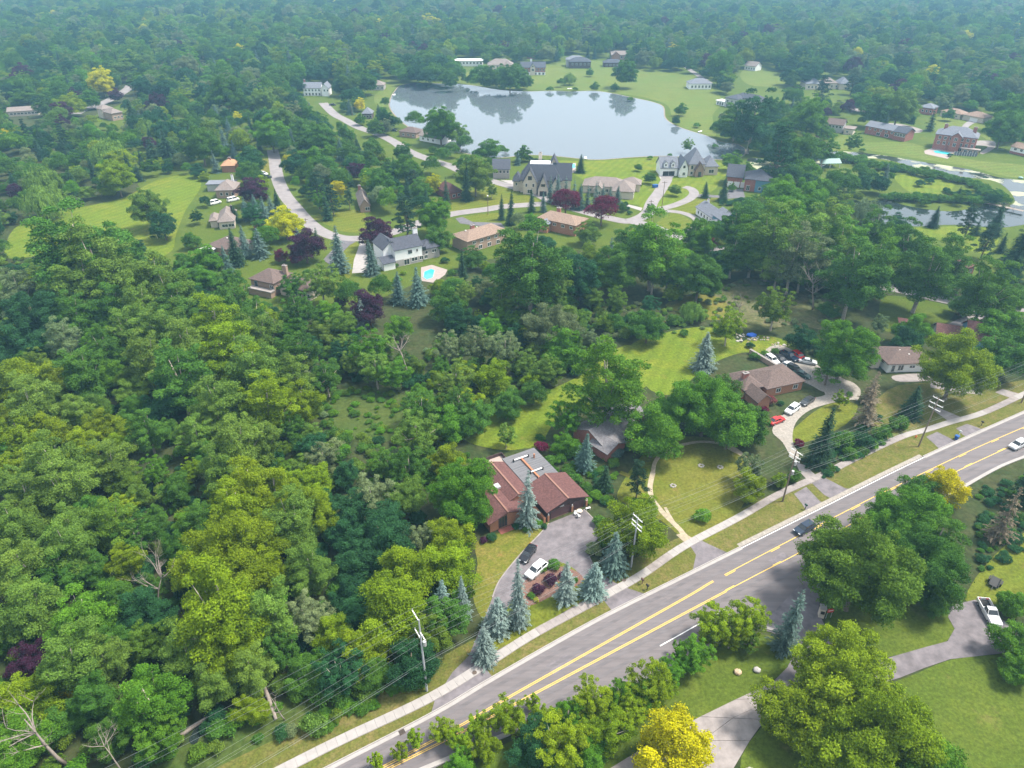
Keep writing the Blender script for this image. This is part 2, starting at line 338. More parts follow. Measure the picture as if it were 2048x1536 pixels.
lawn('ridge_lawn','far_lawn',[(1480,150),(1500,133),(1545,140),(1580,160),(1560,172),(1500,170)])
lawn('slope_lawn','far_lawn',[(1866,240),(1895,230),(1935,246),(1905,262),(1868,262)])
lawn('east_lawn','far_lawn',[(1938,262),(1950,246),(1990,246),(1996,268),(1980,282),(1962,272)])
lawn('island_lawn','lawn_b',[(1790,352),(1850,352),(1899,363),(1909,373),(1885,387),(1840,386),(1812,380)])
lawn('pond_lawn','lawn_b',[(1830,456),(1890,453),(1945,454),(2000,458),(1985,500),(1950,505),(1850,470)])
lawn('willow_field','lawn_b',[(10,512),(28,458),(95,428),(200,407),(255,392),(310,362),(385,347),(402,372),(372,420),(352,470),(345,500),(310,520),(285,515),(210,490),(100,505),(55,515)])
lawn('corner_lawn','lawn',[(896,394),(905,425),(999,413),(1077,404),(1052,390),(1012,376),(966,362),(948,380)])
lawn('verge_lawn','lawn',[(913,436),(997,426),(999,444),(945,444)])
lawn('bend_lawn','lawn',[(626,436),(663,426),(724,421),(731,460),(690,464),(660,452),(640,444)])
lawn('street_lawn','lawn_y',[(521,318),(546,317),(541,345),(522,345)], smooth=False)
lawn('side_lawn','lawn',[(689,491),(718,489),(702,553),(685,540)])
lawn('ring_lawn','lawn',[(1305,455),(1345,425),(1380,440),(1382,450),(1365,465),(1320,470)])
lawn('loop_lawn','lawn',[(1330,417),(1395,393),(1440,395),(1400,415),(1390,430),(1350,424)])
lawn('park_lawn','lawn_d',[(1762,600),(1797,592),(1893,610),(1909,629),(1880,651),(1840,645),(1776,664),(1760,640)])
lawn('meadow_lawn','lawn_b',[(1262,690),(1320,668),(1420,655),(1500,700),(1480,706),(1440,720),(1400,745),(1340,790),(1290,770),(1284,720)])
lawn('back_lawn','lawn_b',[(930,880),(960,846),(1010,820),(1100,780),(1165,748),(1250,690),(1300,720),(1290,775),(1180,810),(1120,830),(1080,890),(1050,897),(1000,900)])
lawn('yard_lawn','lawn_b',[(1480,690),(1520,670),(1600,690),(1590,702),(1500,706)])
lawn('rough_meadow','rough',[(640,790),(720,775),(800,785),(835,830),(770,885),(680,870),(640,830)], mask=False)
lawn('marsh','marsh',[(1425,590),(1480,560),(1540,550),(1600,565),(1660,600),(1680,640),(1650,660),(1590,650),(1520,660),(1450,650)], mask=False)
lawn('dry_brush','lawn_y',[(1330,610),(1390,590),(1450,600),(1440,640),(1380,630)], mask=False)
lawn('circle_lawn','lawn_c',[(1235,985),(1285,910),(1345,875),(1440,880),(1500,920),(1500,970),(1480,1020),(1430,1075),(1375,1082),(1320,1040),(1255,1010)])
lawn('neighbour_lawn','lawn',[(1575,875),(1620,830),(1665,806),(1715,810),(1690,850),(1610,885)])
lawn('front_strip','verge',[(1740,830),(1800,770),(1980,770),(2060,760),(2060,790),(1960,830),(1850,865),(1780,890)], mask=False)
lawn('house_lawn','lawn_y',[(952,1085),(1000,1066),(1070,1052),(1098,1046),(1080,1068),(1040,1110),(1000,1160),(985,1195),(968,1240),(945,1190),(955,1130)])
lawn('corner_grass','lawn_d',[(1650,1250),(1690,1160),(1850,1170),(1905,1230),(1908,1262),(1890,1284),(1850,1296),(1770,1315),(1690,1315)], mask=False)
lawn('south_lawn','lawn_d',[(1800,1360),(1900,1320),(1990,1310),(2120,1300),(2180,1620),(1600,1620),(1480,1540),(1540,1440),(1650,1400)], mask=False)
lawn('east_yard','lawn',[(1930,1200),(1990,1110),(2080,1060),(2200,1150),(2120,1250),(2000,1210)], mask=False)
lawn('south_verge','lawn_d',[(950,1540),(1090,1448),(1266,1376),(1456,1286),(1499,1268),(1560,1280),(1580,1330),(1480,1400),(1300,1480),(1200,1560)], mask=False)
# --- main road
NE = extend(gpoly([(683,1521),(870,1424),(988,1354),(1183,1244),(1366,1152),(1481,1095),(1650,1011),(1846,914),(2049,823)]), 160, 260)
SE_ = extend(gpoly([(900,1520),(960,1495),(1090,1440),(1266,1369),(1400,1306),(1456,1279),(1499,1258),(1620,1175),(1720,1106),(1850,1023),(1986,943),(2049,916)]), 160, 260)
n = len(NE); k = len(SE_)
vs = [Vector((x,y,.10)) for x,y in NE]+[Vector((x,y,.10)) for x,y in SE_[::-1]]
tr = tessellate_polygon([vs]); b = MB(); b.add(vs, [t if (vs[t[1]]-vs[t[0]]).cross(vs[t[2]]-vs[t[0]]).z > 0 else t[::-1] for t in tr]); tag(b.build('road', M['asphalt']), kind='structure')
mask_poly([proj((v.x,v.y,0))[:2] for v in vs if v.y > 50])
strip('road_verge', NE, .1, 8.0, M['verge'], .03, mask=False)
mask_poly([proj((x,y,0))[:2] for x,y in offs(NE,0) if y > 50]+[proj((x,y,0))[:2] for x,y in offs(NE,3.5)[::-1] if y > 50])
def part(wl, a, c): return [p for p in wl if a <= p[0] <= c]
XW, XE = G(1481,1095)[0], G(1846,914)[0]
strip('gutter_pan', [p for p in NE if p[0] <= XW], -.62, 0, M['concrete'], .115)
strip('gutter_pan', [p for p in NE if p[0] >= XE], -.62, 0, M['concrete'], .115)
strip('kerb', [p for p in NE if p[0] <= XW], .002, .16, M['concrete'], .24, .24)
strip('kerb', [p for p in NE if p[0] >= XE], .002, .16, M['concrete'], .24, .24)
strip('gravel_shoulder', [p for p in NE if XW <= p[0] <= XE], .05, 1.0, M['gravel'], .05)
strip('edge_line', [p for p in NE if XW-.5 <= p[0] <= XE], -.35, -.2, M['white'], .112)
SK = gpoly([(900,1520),(960,1495),(1090,1440),(1266,1369),(1400,1306),(1456,1279),(1499,1259),(1528,1258),(1556,1268),(1575,1290)])
SK = extend(SK, 120, 0)
strip('gutter_pan', SK, .02, .6, M['concrete'], .116); strip('kerb', SK, -.14, .018, M['concrete'], .24, .24)
SK2 = [p for p in SE_ if p[0] > G(1760,1080)[0]]
strip('gutter_pan', SK2, .02, .6, M['concrete'], .116); strip('kerb', SK2, -.14, .018, M['concrete'], .24, .24)
Y1 = extend(gpoly([(766,1535),(916,1455),(1036,1385),(1366,1199),(1449,1151),(1693,1023),(1783,978),(1939,903),(2049,855)]), 150, 260)
Y2 = extend(gpoly([(783,1535),(943,1455),(1043,1402),(1366,1229),(1513,1151),(1596,1108),(1719,1040),(1779,1011),(1919,941),(2049,881)]), 150, 260)
XD = G(1430,1162)[0]
def ystripe(wl, side):
    for d in (-.19, .07):
        strip('yellow_line', [p for p in wl if p[0] < XD+2], d, d+.12, M['yellow'], .113)
    strip('yellow_line', [p for p in wl if p[0] > XD], -.02, .12, M['yellow'], .113)
    q = [p for p in wl if p[0] > XD]; L = 0; seg = []; on = True           # broken line beside the solid one
    for a, c in zip(q[:-1], q[1:]):
        d = math.dist(a, c); m_ = max(1, int(d/.5))
        for i in range(m_):
            L += d/m_; p = (a[0]+(c[0]-a[0])*i/m_, a[1]+(c[1]-a[1])*i/m_)
            if (L % 12) < 3.2: seg.append(p)
            elif len(seg) > 2: strip('yellow_dash', seg, side*.24-.07, side*.24+.07, M['yellow'], .114); seg = []
            else: seg = []
ystripe(Y1, -1); ystripe(Y2, 1)
strip('turn_lane_line', gpoly([(1320,1293),(1366,1267),(1449,1220)]), -.08, .1, M['white'], .113)
# wheel paths worn into the lanes, sealed cracks
TY = mat('worn_asphalt', (.128,.117,.122), .85, .5, .2, stretch=(-RA, (.04,2,1)))
for wl, ds in ((Y1,(1.0,2.7)),(Y2,(-2.8,-1.1))):
    for d in ds: strip('wheel_path', wl, d-.28, d+.28, TY, .104)
for k_ in range(9):
    i = rnd.randrange(8, len(NE)-30); d = rnd.uniform(-8.5,-1.0); q = offs(NE[i:i+rnd.randint(7,16)], d); q = [(x+rnd.uniform(-.12,.12), y+rnd.uniform(-.12,.12)) for x,y in q]
    strip('tar_seam', smooth_pts(q, False, 3), -.02, .03, M['dark_drive'], .106)
for (x_,y_) in ((1120,1330),(1560,1120),(1760,1000)):
    g_ = G(x_,y_); t_ = Vector((math.cos(RA),math.sin(RA))); n2 = Vector((-t_.y,t_.x)); b = MB(); z = lift(.105)
    b.add([(g_.x+t_.x*a+n2.x*c_, g_.y+t_.y*a+n2.y*c_, z) for a,c_ in ((-2,-1),(2.2,-1),(2,1.1),(-2.1,1))], [(0,1,2,3)]); tag(b.build('asphalt_patch', M['drive']), kind='structure')
for q in (.18,.33,.47,.62,.76,.88):
    i = int(q*len(NE)); p = Vector(NE[i]); t = (Vector(NE[i+1])-p).normalized(); nrm = Vector((t.y,-t.x)); a = p+nrm*.7; c = p+nrm*rnd.uniform(6,9.5)+t*rnd.uniform(-.6,.6)
    strip('tar_seam', [tuple(a), tuple(a.lerp(c,.5)+t*.12), tuple(c)], -.025, .025, M['dark_drive'], .106)
# --- sidewalk slab by slab
SW = gpoly([(572,1536),(683,1480),(860,1396),(985,1320),(1068,1268),(1190,1202),(1280,1152),(1366,1094),(1476,1036),(1560,988),(1649,948),(1720,912),(1803,874),(1853,860),(1900,845),(1966,826),(2049,788)], 8)
SW = extend(SW, 60, 80)
walk = bpy.data.objects.new('sidewalk', None); C.objects.link(walk); tag(walk, kind='structure')
newsec = lambda px: px < 1063 or 1187 < px < 1293 or 1335 < px < 1492 or 1803 < px < 1966 or px > 2028
acc = 0; L = [0]
for a, c in zip(SW[:-1], SW[1:]): L.append(L[-1]+math.dist(a, c))
def at_len(s):
    for i in range(len(L)-1):
        if L[i+1] >= s:
            u = (s-L[i])/max(1e-6, L[i+1]-L[i]); a, c = SW[i], SW[i+1]; return Vector((a[0]+(c[0]-a[0])*u, a[1]+(c[1]-a[1])*u))
    return Vector(SW[-1])
s = 0
while s < L[-1]-1.6:
    p, q = at_len(s), at_len(s+1.5); t = (q-p).normalized(); q = q-t*.03; nrm = Vector((-t.y, t.x))*.8; dz = rnd.uniform(-.008,.008)
    px = proj((p.x,p.y,0))[0]; b = MB(); z = .17+dz
    v = [p-nrm, q-nrm, q+nrm, p+nrm]; b.add([(w_.x,w_.y,z) for w_ in v]+[(w_.x,w_.y,0) for w_ in v], [(0,1,2,3),(0,4,5,1),(1,5,6,2),(2,6,7,3),(3,7,4,0)])
    b.build('slab', M['concrete'] if newsec(px) else M['concrete_old'], walk); s += 1.5
mask_poly([proj((x,y,0))[:2] for x,y in offs(SW,1.2) if y > 52]+[proj((x,y,0))[:2] for x,y in offs(SW,-1.2)[::-1] if y > 52])
strip('sidewalk_bed', SW, -.85, .85, M['concrete_old'], .07)
strip('roadside_grass', [p for p in SW if p[0] < G(900,1380)[0]], .9, 4.2, M['lawn_y'], .033)
strip('roadside_weeds', [p for p in SW if p[0] < G(870,1390)[0]], 4.2, 11, M['rough'], .032)
mask_poly([(0,1640),(500,1540),(683,1455),(865,1368),(865,1380),(683,1470),(540,1540)])
# --- drives
sheet('house_drive', [(862,1428),(870,1400),(905,1345),(938,1312),(955,1270),(968,1240),(985,1195),(1000,1160),(1040,1110),(1080,1068),(1098,1047),(1168,1019),(1205,1056),(1196,1075),(1178,1110),(1193,1142),(1228,1165),(1258,1178),(1290,1188),(1225,1224),(1197,1187),(1063,1262),(960,1325),(985,1354)], M['drive'], .06, smooth=False)
sheet('island_bed', [(958,1298),(985,1245),(1015,1215),(1050,1165),(1060,1150),(1095,1130),(1120,1125),(1150,1140),(1180,1172),(1195,1186),(1170,1200),(1063,1262),(975,1310)], M['lawn'], .09, mask=False)
sheet('mulch_bed', [(1048,1165),(1095,1132),(1150,1142),(1165,1165),(1110,1190),(1060,1212),(1045,1195)], mat('bark_mulch', (.16,.09,.07), .95, 4, .35, bump=.4), .10, mask=False)
DE = gpoly([(985,1195),(1000,1160),(1040,1110),(1080,1068),(1098,1047)]); strip('drive_edging', DE, -.12, .12, M['concrete_old'], .11, .1)
DE = gpoly([(1168,1019),(1205,1056)]); strip('drive_edging', DE, -.12, .12, M['concrete_old'], .11, .1)
for nm, px, mm in (('side_drive', [(1352,1070),(1366,1066),(1388,1078),(1384,1090),(1370,1086)], 'dirt'),
   ('drive_apron', [(1380,1092),(1404,1082),(1420,1090),(1455,1106),(1385,1143),(1392,1110)], 'drive'),
   ('drive_apron', [(1588,988),(1612,974),(1640,1003),(1658,1010),(1618,1032),(1604,1008)], 'drive'),
   ('drive_apron', [(1624,967),(1648,955),(1690,977),(1718,980),(1672,1003),(1648,990)], 'drive'),
   ('drive_apron', [(1852,874),(1874,864),(1906,880),(1918,880),(1880,900),(1868,888)], 'drive'),
   ('drive_apron', [(1912,857),(1934,848),(1962,858),(1978,856),(1935,875),(1925,870)], 'drive'),
   ('drive_apron', [(1590,925),(1608,930),(1640,958),(1622,968),(1600,945)], 'concrete_old'),
   ('drive_apron', [(1862,818),(1875,815),(1905,828),(1930,838),(1900,845)], 'concrete_old'),
   ('drive_apron', [(1990,785),(2005,778),(2045,790),(2025,798)], 'concrete_old')):
    sheet(nm, px, M[mm], .055, smooth=False)
sheet('gravel_drive', [(1640,772),(1690,760),(1720,778),(1716,800),(1702,800),(1665,806),(1621,820),(1592,845),(1585,880),(1598,912),(1585,918),(1565,885),(1545,865),(1552,845),(1577,821),(1610,800),(1650,790)], M['gravel'], .05)
sheet('car_yard', [(1530,705),(1560,690),(1610,715),(1650,740),(1695,765),(1655,785),(1620,770),(1570,745)], M['gravel'], .05)
strip('dirt_track', gpoly([(1375,1086),(1362,1062),(1330,1030),(1306,1000),(1300,975),(1306,945)]), -.55, .55, M['dirt'], .05)
strip('dirt_track', gpoly([(1316,911),(1340,900),(1360,894)]), -.4, .4, M['dirt'], .05)
strip('dirt_track', gpoly([(1440,884),(1460,898),(1486,912),(1500,930)]), -.5, .5, M['dirt'], .05)
strip('worn_track', gpoly([(1306,945),(1310,925),(1325,905),(1345,895),(1400,884),(1450,890),(1480,905),(1496,930),(1490,960)]), -.45, .45, M['dirt'], .048)
strip('dirt_track', gpoly([(1330,1015),(1350,1048),(1380,1078)]), -.3, .3, M['dirt'], .05)
strip('mowing_track', gpoly([(1240,945),(1270,960),(1290,1000)]), -.6, .6, M['lawn_y'], .045)
sheet('side_street', [(1499,1260),(1540,1232),(1600,1170),(1660,1110),(1690,1110),(1640,1190),(1637,1225),(1655,1265),(1680,1310),(1770,1318),(1850,1295),(1895,1283),(1909,1258),(1896,1235),(1900,1212),(1950,1200),(1985,1225),(2030,1260),(2060,1300),(1990,1309),(1900,1319),(1850,1336),(1800,1356),(1720,1380),(1640,1395),(1570,1385),(1546,1364),(1575,1335),(1590,1300),(1575,1280),(1540,1264)], M['drive'], .08, smooth=False)
cd = bpy.data.objects.new('concrete_driveway', None); C.objects.link(cd); tag(cd, kind='structure')
Lp = [(1560,1358),(1470,1400),(1400,1434),(1310,1482),(1215,1540),(1140,1590)]; Rp = [(1640,1392),(1530,1440),(1500,1482),(1466,1540),(1400,1610)]; Rp = Rp[:1]+Rp
for i in range(5):
    for j in range(2):
        u = [(1-j*.5), (1-(j+1)*.5)]
        q = []
        for (ii, uu) in ((i,u[0]),(i,u[1]),(i+1,u[1]),(i+1,u[0])):
            a, c = G(*Lp[ii]), G(*Rp[ii]); q.append(a*uu+c*(1-uu))
        ce = sum(q, Vector())/4; q = [ce+(v-ce)*.985 for v in q]; z = .12+rnd.uniform(0,.01); b = MB()
        b.add([(v.x,v.y,z) for v in q]+[(v.x,v.y,.0) for v in q], [(3,2,1,0),(0,1,5,4),(1,2,6,5),(2,3,7,6),(3,0,4,7)]); b.build('slab', M['concrete_old'], cd)
mask_poly(Lp[:5]+Rp[::-1][1:]); 
mask_poly([(1815,1375),(1990,1318),(2030,1330),(2060,1540),(1880,1520)])
mask_poly([(1690,1250),(1900,1240),(1900,1280),(1760,1310),(1690,1300)]); mask_poly([(1960,1150),(2048,1100),(2048,1150),(2000,1180)])
# --- neighbourhood streets
def street(name, px, wd, m='street', z=.06): return strip(name, gpoly(px), -wd/2, wd/2, M[m], z, mask=True)
street('street', [(545,300),(549,318),(552,340),(557,362),(570,390),(590,415),(612,440),(640,462),(680,476),(720,477),(765,470),(800,460),(835,447),(870,437),(911,427),(972,419),(1010,413),(1090,408)], 6.2)
street('street', [(895,330),(930,346),(964,356),(1000,367),(1039,378),(1078,390),(1105,403),(1166,423),(1234,440),(1260,442),(1288,432),(1305,415)], 6.0, z=.065)
street('street', [(1260,442),(1300,452),(1350,472),(1400,492),(1420,496)], 6.0, z=.062)
strip('street', gpoly([(1418,496),(1480,505),(1580,540),(1700,565),(1790,577)]), -3, 3, M['street'], .061)
street('street', [(1788,577),(1880,598),(1912,603),(2000,612),(2120,625)], 6.0, z=.062)
street('loop_drive', [(1296,428),(1304,405),(1318,385),(1332,362),(1334,348)], 5.5)
street('loop_drive', [(1310,420),(1345,412),(1375,400),(1388,388),(1382,378),(1368,374)], 4.5, z=.066)
street('ring_drive', [(1320,421),(1360,425),(1388,435),(1397,447),(1385,460),(1362,470)], 3.6, z=.064)
street('street', [(646,206),(668,228),(690,240),(720,256),(760,270),(790,285),(812,300),(850,316),(895,330)], 6.5)
street('lane', [(150,228),(167,220),(213,203),(253,180),(262,170)], 8)
street('lane', [(1700,215),(1720,222),(1745,228)], 7); street('driveway', [(1370,133),(1395,150),(1420,166)], 5)
street('driveway', [(2000,604),(1965,625),(1945,645),(1925,655)], 5, 'concrete_old', .07)
sheet('asphalt_pad', [(1892,650),(1930,632),(1945,645),(1925,665),(1900,664)], M['dark_drive'], .07, smooth=False)
sheet('white_house_drive', [(720,487),(731,486),(735,515),(750,545),(704,547),(708,520)], M['concrete'], .07, smooth=False)
sheet('asphalt_turnoff', [(684,481),(712,484),(700,490),(685,505),(660,530),(646,520),(665,500)], M['dark_drive'], .068, smooth=False)
sheet('ranch_drive', [(911,437),(925,434),(945,444),(1002,446),(1010,456),(955,452),(920,447)], M['dark_drive'], .07, smooth=False)
sheet('castle_forecourt', [(1000,360),(1060,362),(1088,378),(1082,392),(1060,384),(1020,368)], M['concrete'], .072, smooth=False)
sheet('chateau_forecourt', [(1316,350),(1345,348),(1350,352),(1338,360),(1325,366)], M['concrete'], .072, smooth=False)
sheet('garage_court', [(1455,380),(1486,378),(1490,395),(1455,398),(1440,396),(1390,394),(1395,388),(1450,392)], M['dark_drive'], .072, smooth=False)
sheet('walkway', [(1248,407),(1285,416),(1282,422),(1250,412)], M['concrete'], .07, smooth=False)
sheet('mansion_drive', [(1935,283),(1985,282),(1990,295),(1968,308),(1960,305),(1975,293),(1940,290)], M['concrete_old'], .07)
sheet('east_drive', [(1922,256),(1938,242),(1975,238),(1985,242),(1950,246),(1932,258)], M['street'], .07)
sheet('brick_court', [(1742,246),(1800,248),(1845,260),(1830,266),(1790,258)], M['concrete_old'], .07)
sheet('white_ranch_drive', [(1785,752),(1840,748),(1865,760),(1800,764)], M['concrete_old'], .07)
street('driveway', [(1860,768),(1900,775),(1960,782)], 4, 'concrete_old', .07)
# --- pools
def pool(px, deck, label):
    sheet('pool_deck', deck, M['pooldk'], .08, smooth=False); 
    o = sheet('swimming_pool', px, M['pool'], .11, smooth=False, kind=None); tag(o, label, 'pool', 'backyard swimming pools')
    w_ = [tuple(G(x,y)[:2]) for x,y in px]; w_.append(w_[0]); strip('coping', w_, -.2, .2, M['concrete'], .16, .1, parent=o)
pool([(848,544),(862,538),(870,541),(866,556),(853,560),(846,555)], [(842,535),(864,530),(895,540),(890,550),(868,566),(842,562)], 'turquoise swimming pool behind the white two-storey house')
pool([(1460,426),(1472,421),(1484,421),(1484,429),(1468,431),(1461,429)], [(1450,422),(1472,417),(1490,417),(1492,432),(1462,434)], 'rounded swimming pool behind the long blue house')
pool([(1866,302),(1878,301),(1902,306),(1896,310),(1870,306)], [(1848,302),(1865,296),(1910,304),(1895,318),(1850,308)], 'pale swimming pool below the big red brick mansion')
pool([(1130,330),(1150,328),(1151,336),(1131,338)], [(1128,328),(1152,326),(1152,346),(1128,346)], 'small pale swimming pool beside the castle-like slate-roofed house')

# ------------------------------------------------------------------ houses
def roof_mesh(kind, x0,y0,x1,y1,z,rise,oh=.5,axis='x',th=.18, flat=0.0):
    b = MB(); X0,Y0,X1,Y1 = x0-oh,y0-oh,x1+oh,y1+oh
    if kind == 'flat':
        b.box(X0,Y0,z,X1,Y1,z+.35); return b
    if kind == 'gable':
        def T(a, c, zz): return (a, c, zz) if axis == 'x' else (c, a, zz)
        a0,a1,c0,c1 = (X0,X1,Y0,Y1) if axis == 'x' else (Y0,Y1,X0,X1); cm = (c0+c1)/2
        fl = axis != 'x'
        for s in (0,1):
            e = c0 if s == 0 else c1; ze = z-rise*oh/max(.1,(abs(e-cm)-oh))
            v = [T(a0,e,ze),T(a1,e,ze),T(a1,cm,z+rise),T(a0,cm,z+rise)]; v += [(p[0],p[1],p[2]+th) for p in v]
            f = [(3,2,1,0),(4,5,6,7),(0,1,5,4),(1,2,6,5),(2,3,7,6),(3,0,4,7)]
            if (s == 1) != fl: f = [q[::-1] for q in f]
            b.add(v, f)
        return b
    # hip, with a ridge or a flat deck
    w_, d_ = X1-X0, Y1-Y0; ins = min(w_,d_)/2*(1-flat)
    if flat: rx0,rx1,ry0,ry1 = X0+ins,X1-ins,Y0+ins,Y1-ins
    elif w_ >= d_: rx0,rx1,ry0,ry1 = X0+ins,X1-ins,Y0+ins,Y0+ins+.02
    else: rx0,rx1,ry0,ry1 = X0+ins,X0+ins+.02,Y0+ins,Y1-ins
    v = [(X0,Y0,z),(X1,Y0,z),(X1,Y1,z),(X0,Y1,z)]; v += [(p[0],p[1],z+th) for p in v]; v += [(rx0,ry0,z+rise),(rx1,ry0,z+rise),(rx1,ry1,z+rise),(rx0,ry1,z+rise)]
    b.add(v, [(3,2,1,0),(0,1,5,4),(1,2,6,5),(2,3,7,6),(3,0,4,7),(4,5,9,8),(5,6,10,9),(6,7,11,10),(7,4,8,11),(8,9,10,11)])
    return b
def wall_mesh(x0,y0,x1,y1,z0,z1,gable=None,rise=0):
    b = MB(); b.box(x0,y0,z0,x1,y1,z1-.01)
    if gable:
        if gable == 'x': v = [(x0,y0,z1-.01),(x0,y1,z1-.01),(x0,(y0+y1)/2,z1+rise-.03)]; u = [(x1,p[1],p[2]) for p in v]
        else: v = [(x0,y0,z1-.01),(x1,y0,z1-.01),((x0+x1)/2,y0,z1+rise-.03)]; u = [(p[0],y1,p[2]) for p in v]
        b.add(v+u, [(0,1,2),(3,5,4),(0,2,5,3),(1,4,5,2)])
    return b
WIN = {}
def window(par, wing, face, u, z, ww, hh, trim='trim', door=False, glass='pane', name='window'):
    x0,y0,x1,y1 = wing
    key = (round(ww,2), round(hh,2), trim, glass, name)
    if key not in WIN:
        f = MB(); t = .09; d = .10
        f.box(0,-d,0,ww,.02,t); f.box(0,-d,hh-t,ww,.02,hh); f.box(0,-d,t,t,.02,hh-t); f.box(ww-t,-d,t,ww,.02,hh-t)
        if ww > 1.3: f.box(ww/2-.04,-d+.02,t,ww/2+.04,.02,hh-t)
        p = MB(); p.box(t,-.03,t,ww-t,.03,hh-t); WIN[key] = (f.mesh(name, M[trim]), p.mesh('pane', M[glass]))
    fm, pm = WIN[key]
    o = link(name, fm, par); loc = {'f':(x0+u,y0-.004,z),'b':(x1-u,y1+.004,z),'l':(x0-.004,y1-u,z),'r':(x1+.004,y0+u,z)}[face]
    o.location = loc; o.rotation_euler = (0,0,{'f':0,'b':math.pi,'l':-math.pi/2,'r':math.pi/2}[face])
    link('pane' if name == 'window' else 'panel', pm, o); return o
def frame_of(p0, p1, z):
    a, c = G(*p0, z), G(*p1, z); d = c-a; return Vector((a.x,a.y,0)), math.atan2(d.y,d.x), d.length
def house(p0, p1, z, label, wings, group=None, name='house', inset=.5, extra_z=0):
    """p0,p1: photo sight lines of the near eave corners; wings in metres from the corner under p0 (W = eave length)."""
    o, rz, W = frame_of(p0, p1, z); t = empty(name, o, rz, label, 'house', group)
    pts = []
    for w_ in wings(W):
        x0,y0,x1,y1 = w_['r']; zz = w_.get('z', z); rise = w_.get('rise', 2); kind = w_.get('k','hip'); ax = w_.get('ax','x'); z0 = w_.get('z0', 0)
        oh = w_.get('oh', .5); X = (x0+oh,y0+oh,x1-oh,y1-oh)
        wall_mesh(*X, z0, zz, ax if kind == 'gable' else None, rise).build('wall', M[w_['wall']], t)
        if 'low' in w_: MB().box(X[0]-.03,X[1]-.03,z0,X[2]+.03,X[3]+.03,w_['low'][1]).build('wall', M[w_['low'][0]], t)
        roof_mesh(kind,*X,zz,rise,oh,ax,flat=w_.get('flat',0)).build('roof', M[w_['roof']], t)
        if w_.get('flat'):
            wd = min(X[2]-X[0],X[3]-X[1])+2*oh; i_ = wd/2*(1-w_['flat'])+.3
            MB().box(X[0]-oh+i_,X[1]-oh+i_,zz+rise+.004,X[2]+oh-i_,X[3]+oh-i_,zz+rise+.25).build('roof_deck', M['r_white'], t)
        for wd in w_.get('win', ()):
            window(t, X, *wd[:5], *(wd[5:]))
        for g in w_.get('gar', ()):
            window(t, X, g[0], g[1], z0+.02, g[2], g[3] if len(g) > 3 else 2.2, g[4] if len(g) > 4 else 'trim', glass=g[5] if len(g) > 5 else 'trim', name='garage_door')
        for ch in w_.get('chim', ()):
            b = MB(); cx, cy, top, s_ = ch[:4]; b.box(cx-s_,cy-s_*.6,zz-.5,cx+s_,cy+s_*.6,top); co = b.build('chimney', M[ch[4]], t)
            b = MB(); b.box(cx-s_-.08,cy-s_*.6-.08,top+.002,cx+s_+.08,cy+s_*.6+.08,top+.15); b.box(cx-.25,cy-.2,top+.152,cx+.25,cy+.2,top+.5); b.build('chimney_cap', M['concrete_old'], co)
        for v in w_.get('vent', ()):
            b = MB(); b.box(v[0]-.2,v[1]-.2,v[2],v[0]+.2,v[1]+.2,v[2]+.45); b.build('roof_vent', M['trim'], t)
        for a in (x0,x1):
            for c in (y0,y1):
                for hz in (0, zz, ):
                    pts.append(proj(Matrix.Translation(o) @ Matrix.Rotation(rz,4,'Z') @ Vector((a,c,hz)))[:2])
        pts.append(proj(Matrix.Translation(o) @ Matrix.Rotation(rz,4,'Z') @ Vector(((x0+x1)/2,(y0+y1)/2,zz+rise)))[:2])
    mask_poly(hull(pts)); return t
def rowwin(face, a, c, n, z, ww, hh, *k): return [(face, a+(c-a)*(i+.5)/n-ww/2, z, ww, hh, *k) for i in range(n)]
# the near house: two parallel low gables, flat-roofed middle, double-gabled front
mh = empty('house', (7.0,107.0,0), R_(29.5), 'long brick house with red-brown gable roofs, flat grey middle roof and numbered brown garage', 'house')
def mwall(r, z1, m, ax=None, rise=0, z0=0): return wall_mesh(*r, z0, z1, ax, rise).build('wall', M[m], mh)
def mroof(k, r, z, rise, m, ax='x', oh=.6): return roof_mesh(k,*r,z,rise,oh,ax).build('roof', M[m], mh)
mwall((.5,.5,9.6,8.4), 2.8, 'siding', 'y', 1.5); mroof('gable', (.5,.5,9.6,8.4), 2.8, 1.5, 'r_maroon', 'y')
mwall((.6,8.42,8.2,18.9), 2.9, 'brick_orange'); mroof('flat', (.6,9.05,8.2,18.9), 2.9, 0, 'flat_roof', oh=.3)
mwall((-6.3,6.2,.58,18.0), 2.9, 'brick_orange', 'y', 1.3); mroof('gable', (-6.3,6.2,.3,18.0), 2.9, 1.3, 'r_maroon', 'y', .25)
mwall((-11.2,3.2,-3.6,11.5), 2.8, 'brick_orange', 'y', 1.2); mroof('gable', (-11.2,3.2,-3.6,11.5), 2.8, 1.2, 'r_maroon', 'y', .65)
for r_ in (((5.05,-.1),(5.05,9.0),4.5),((-3.0,6.0),(-3.0,18.2),4.4),((-7.4,2.5),(-7.4,12.1),4.2)):
    b = MB(); b.box(r_[0][0]-.18,r_[0][1],r_[2]-.05,r_[0][0]+.18,r_[1][1],r_[2]+.06); b.build('ridge_cap', mat('ridge_shingles', (.24,.13,.10), .9), mh)
rw = (.5,.5,9.6,8.4)
for k_ in range(23):                                                    # board-and-batten boards on the gable front
    u = .62+k_*.39; zt = 2.95+1.35*(1-abs(u+.5-5.05)/4.6)
    b = MB(); b.box(rw[0]+u-.03,rw[1]-.045,2.3,rw[0]+u+.03,rw[1]-.002,zt-.1); b.build('batten', M['siding'], mh)
window(mh, rw, 'f', .75, .03, 4.9, 2.15, 'brown', glass='gdoor', name='garage_door'); window(mh, rw, 'f', 6.15, .03, 2.5, 2.15, 'brown', glass='gdoor', name='garage_door')
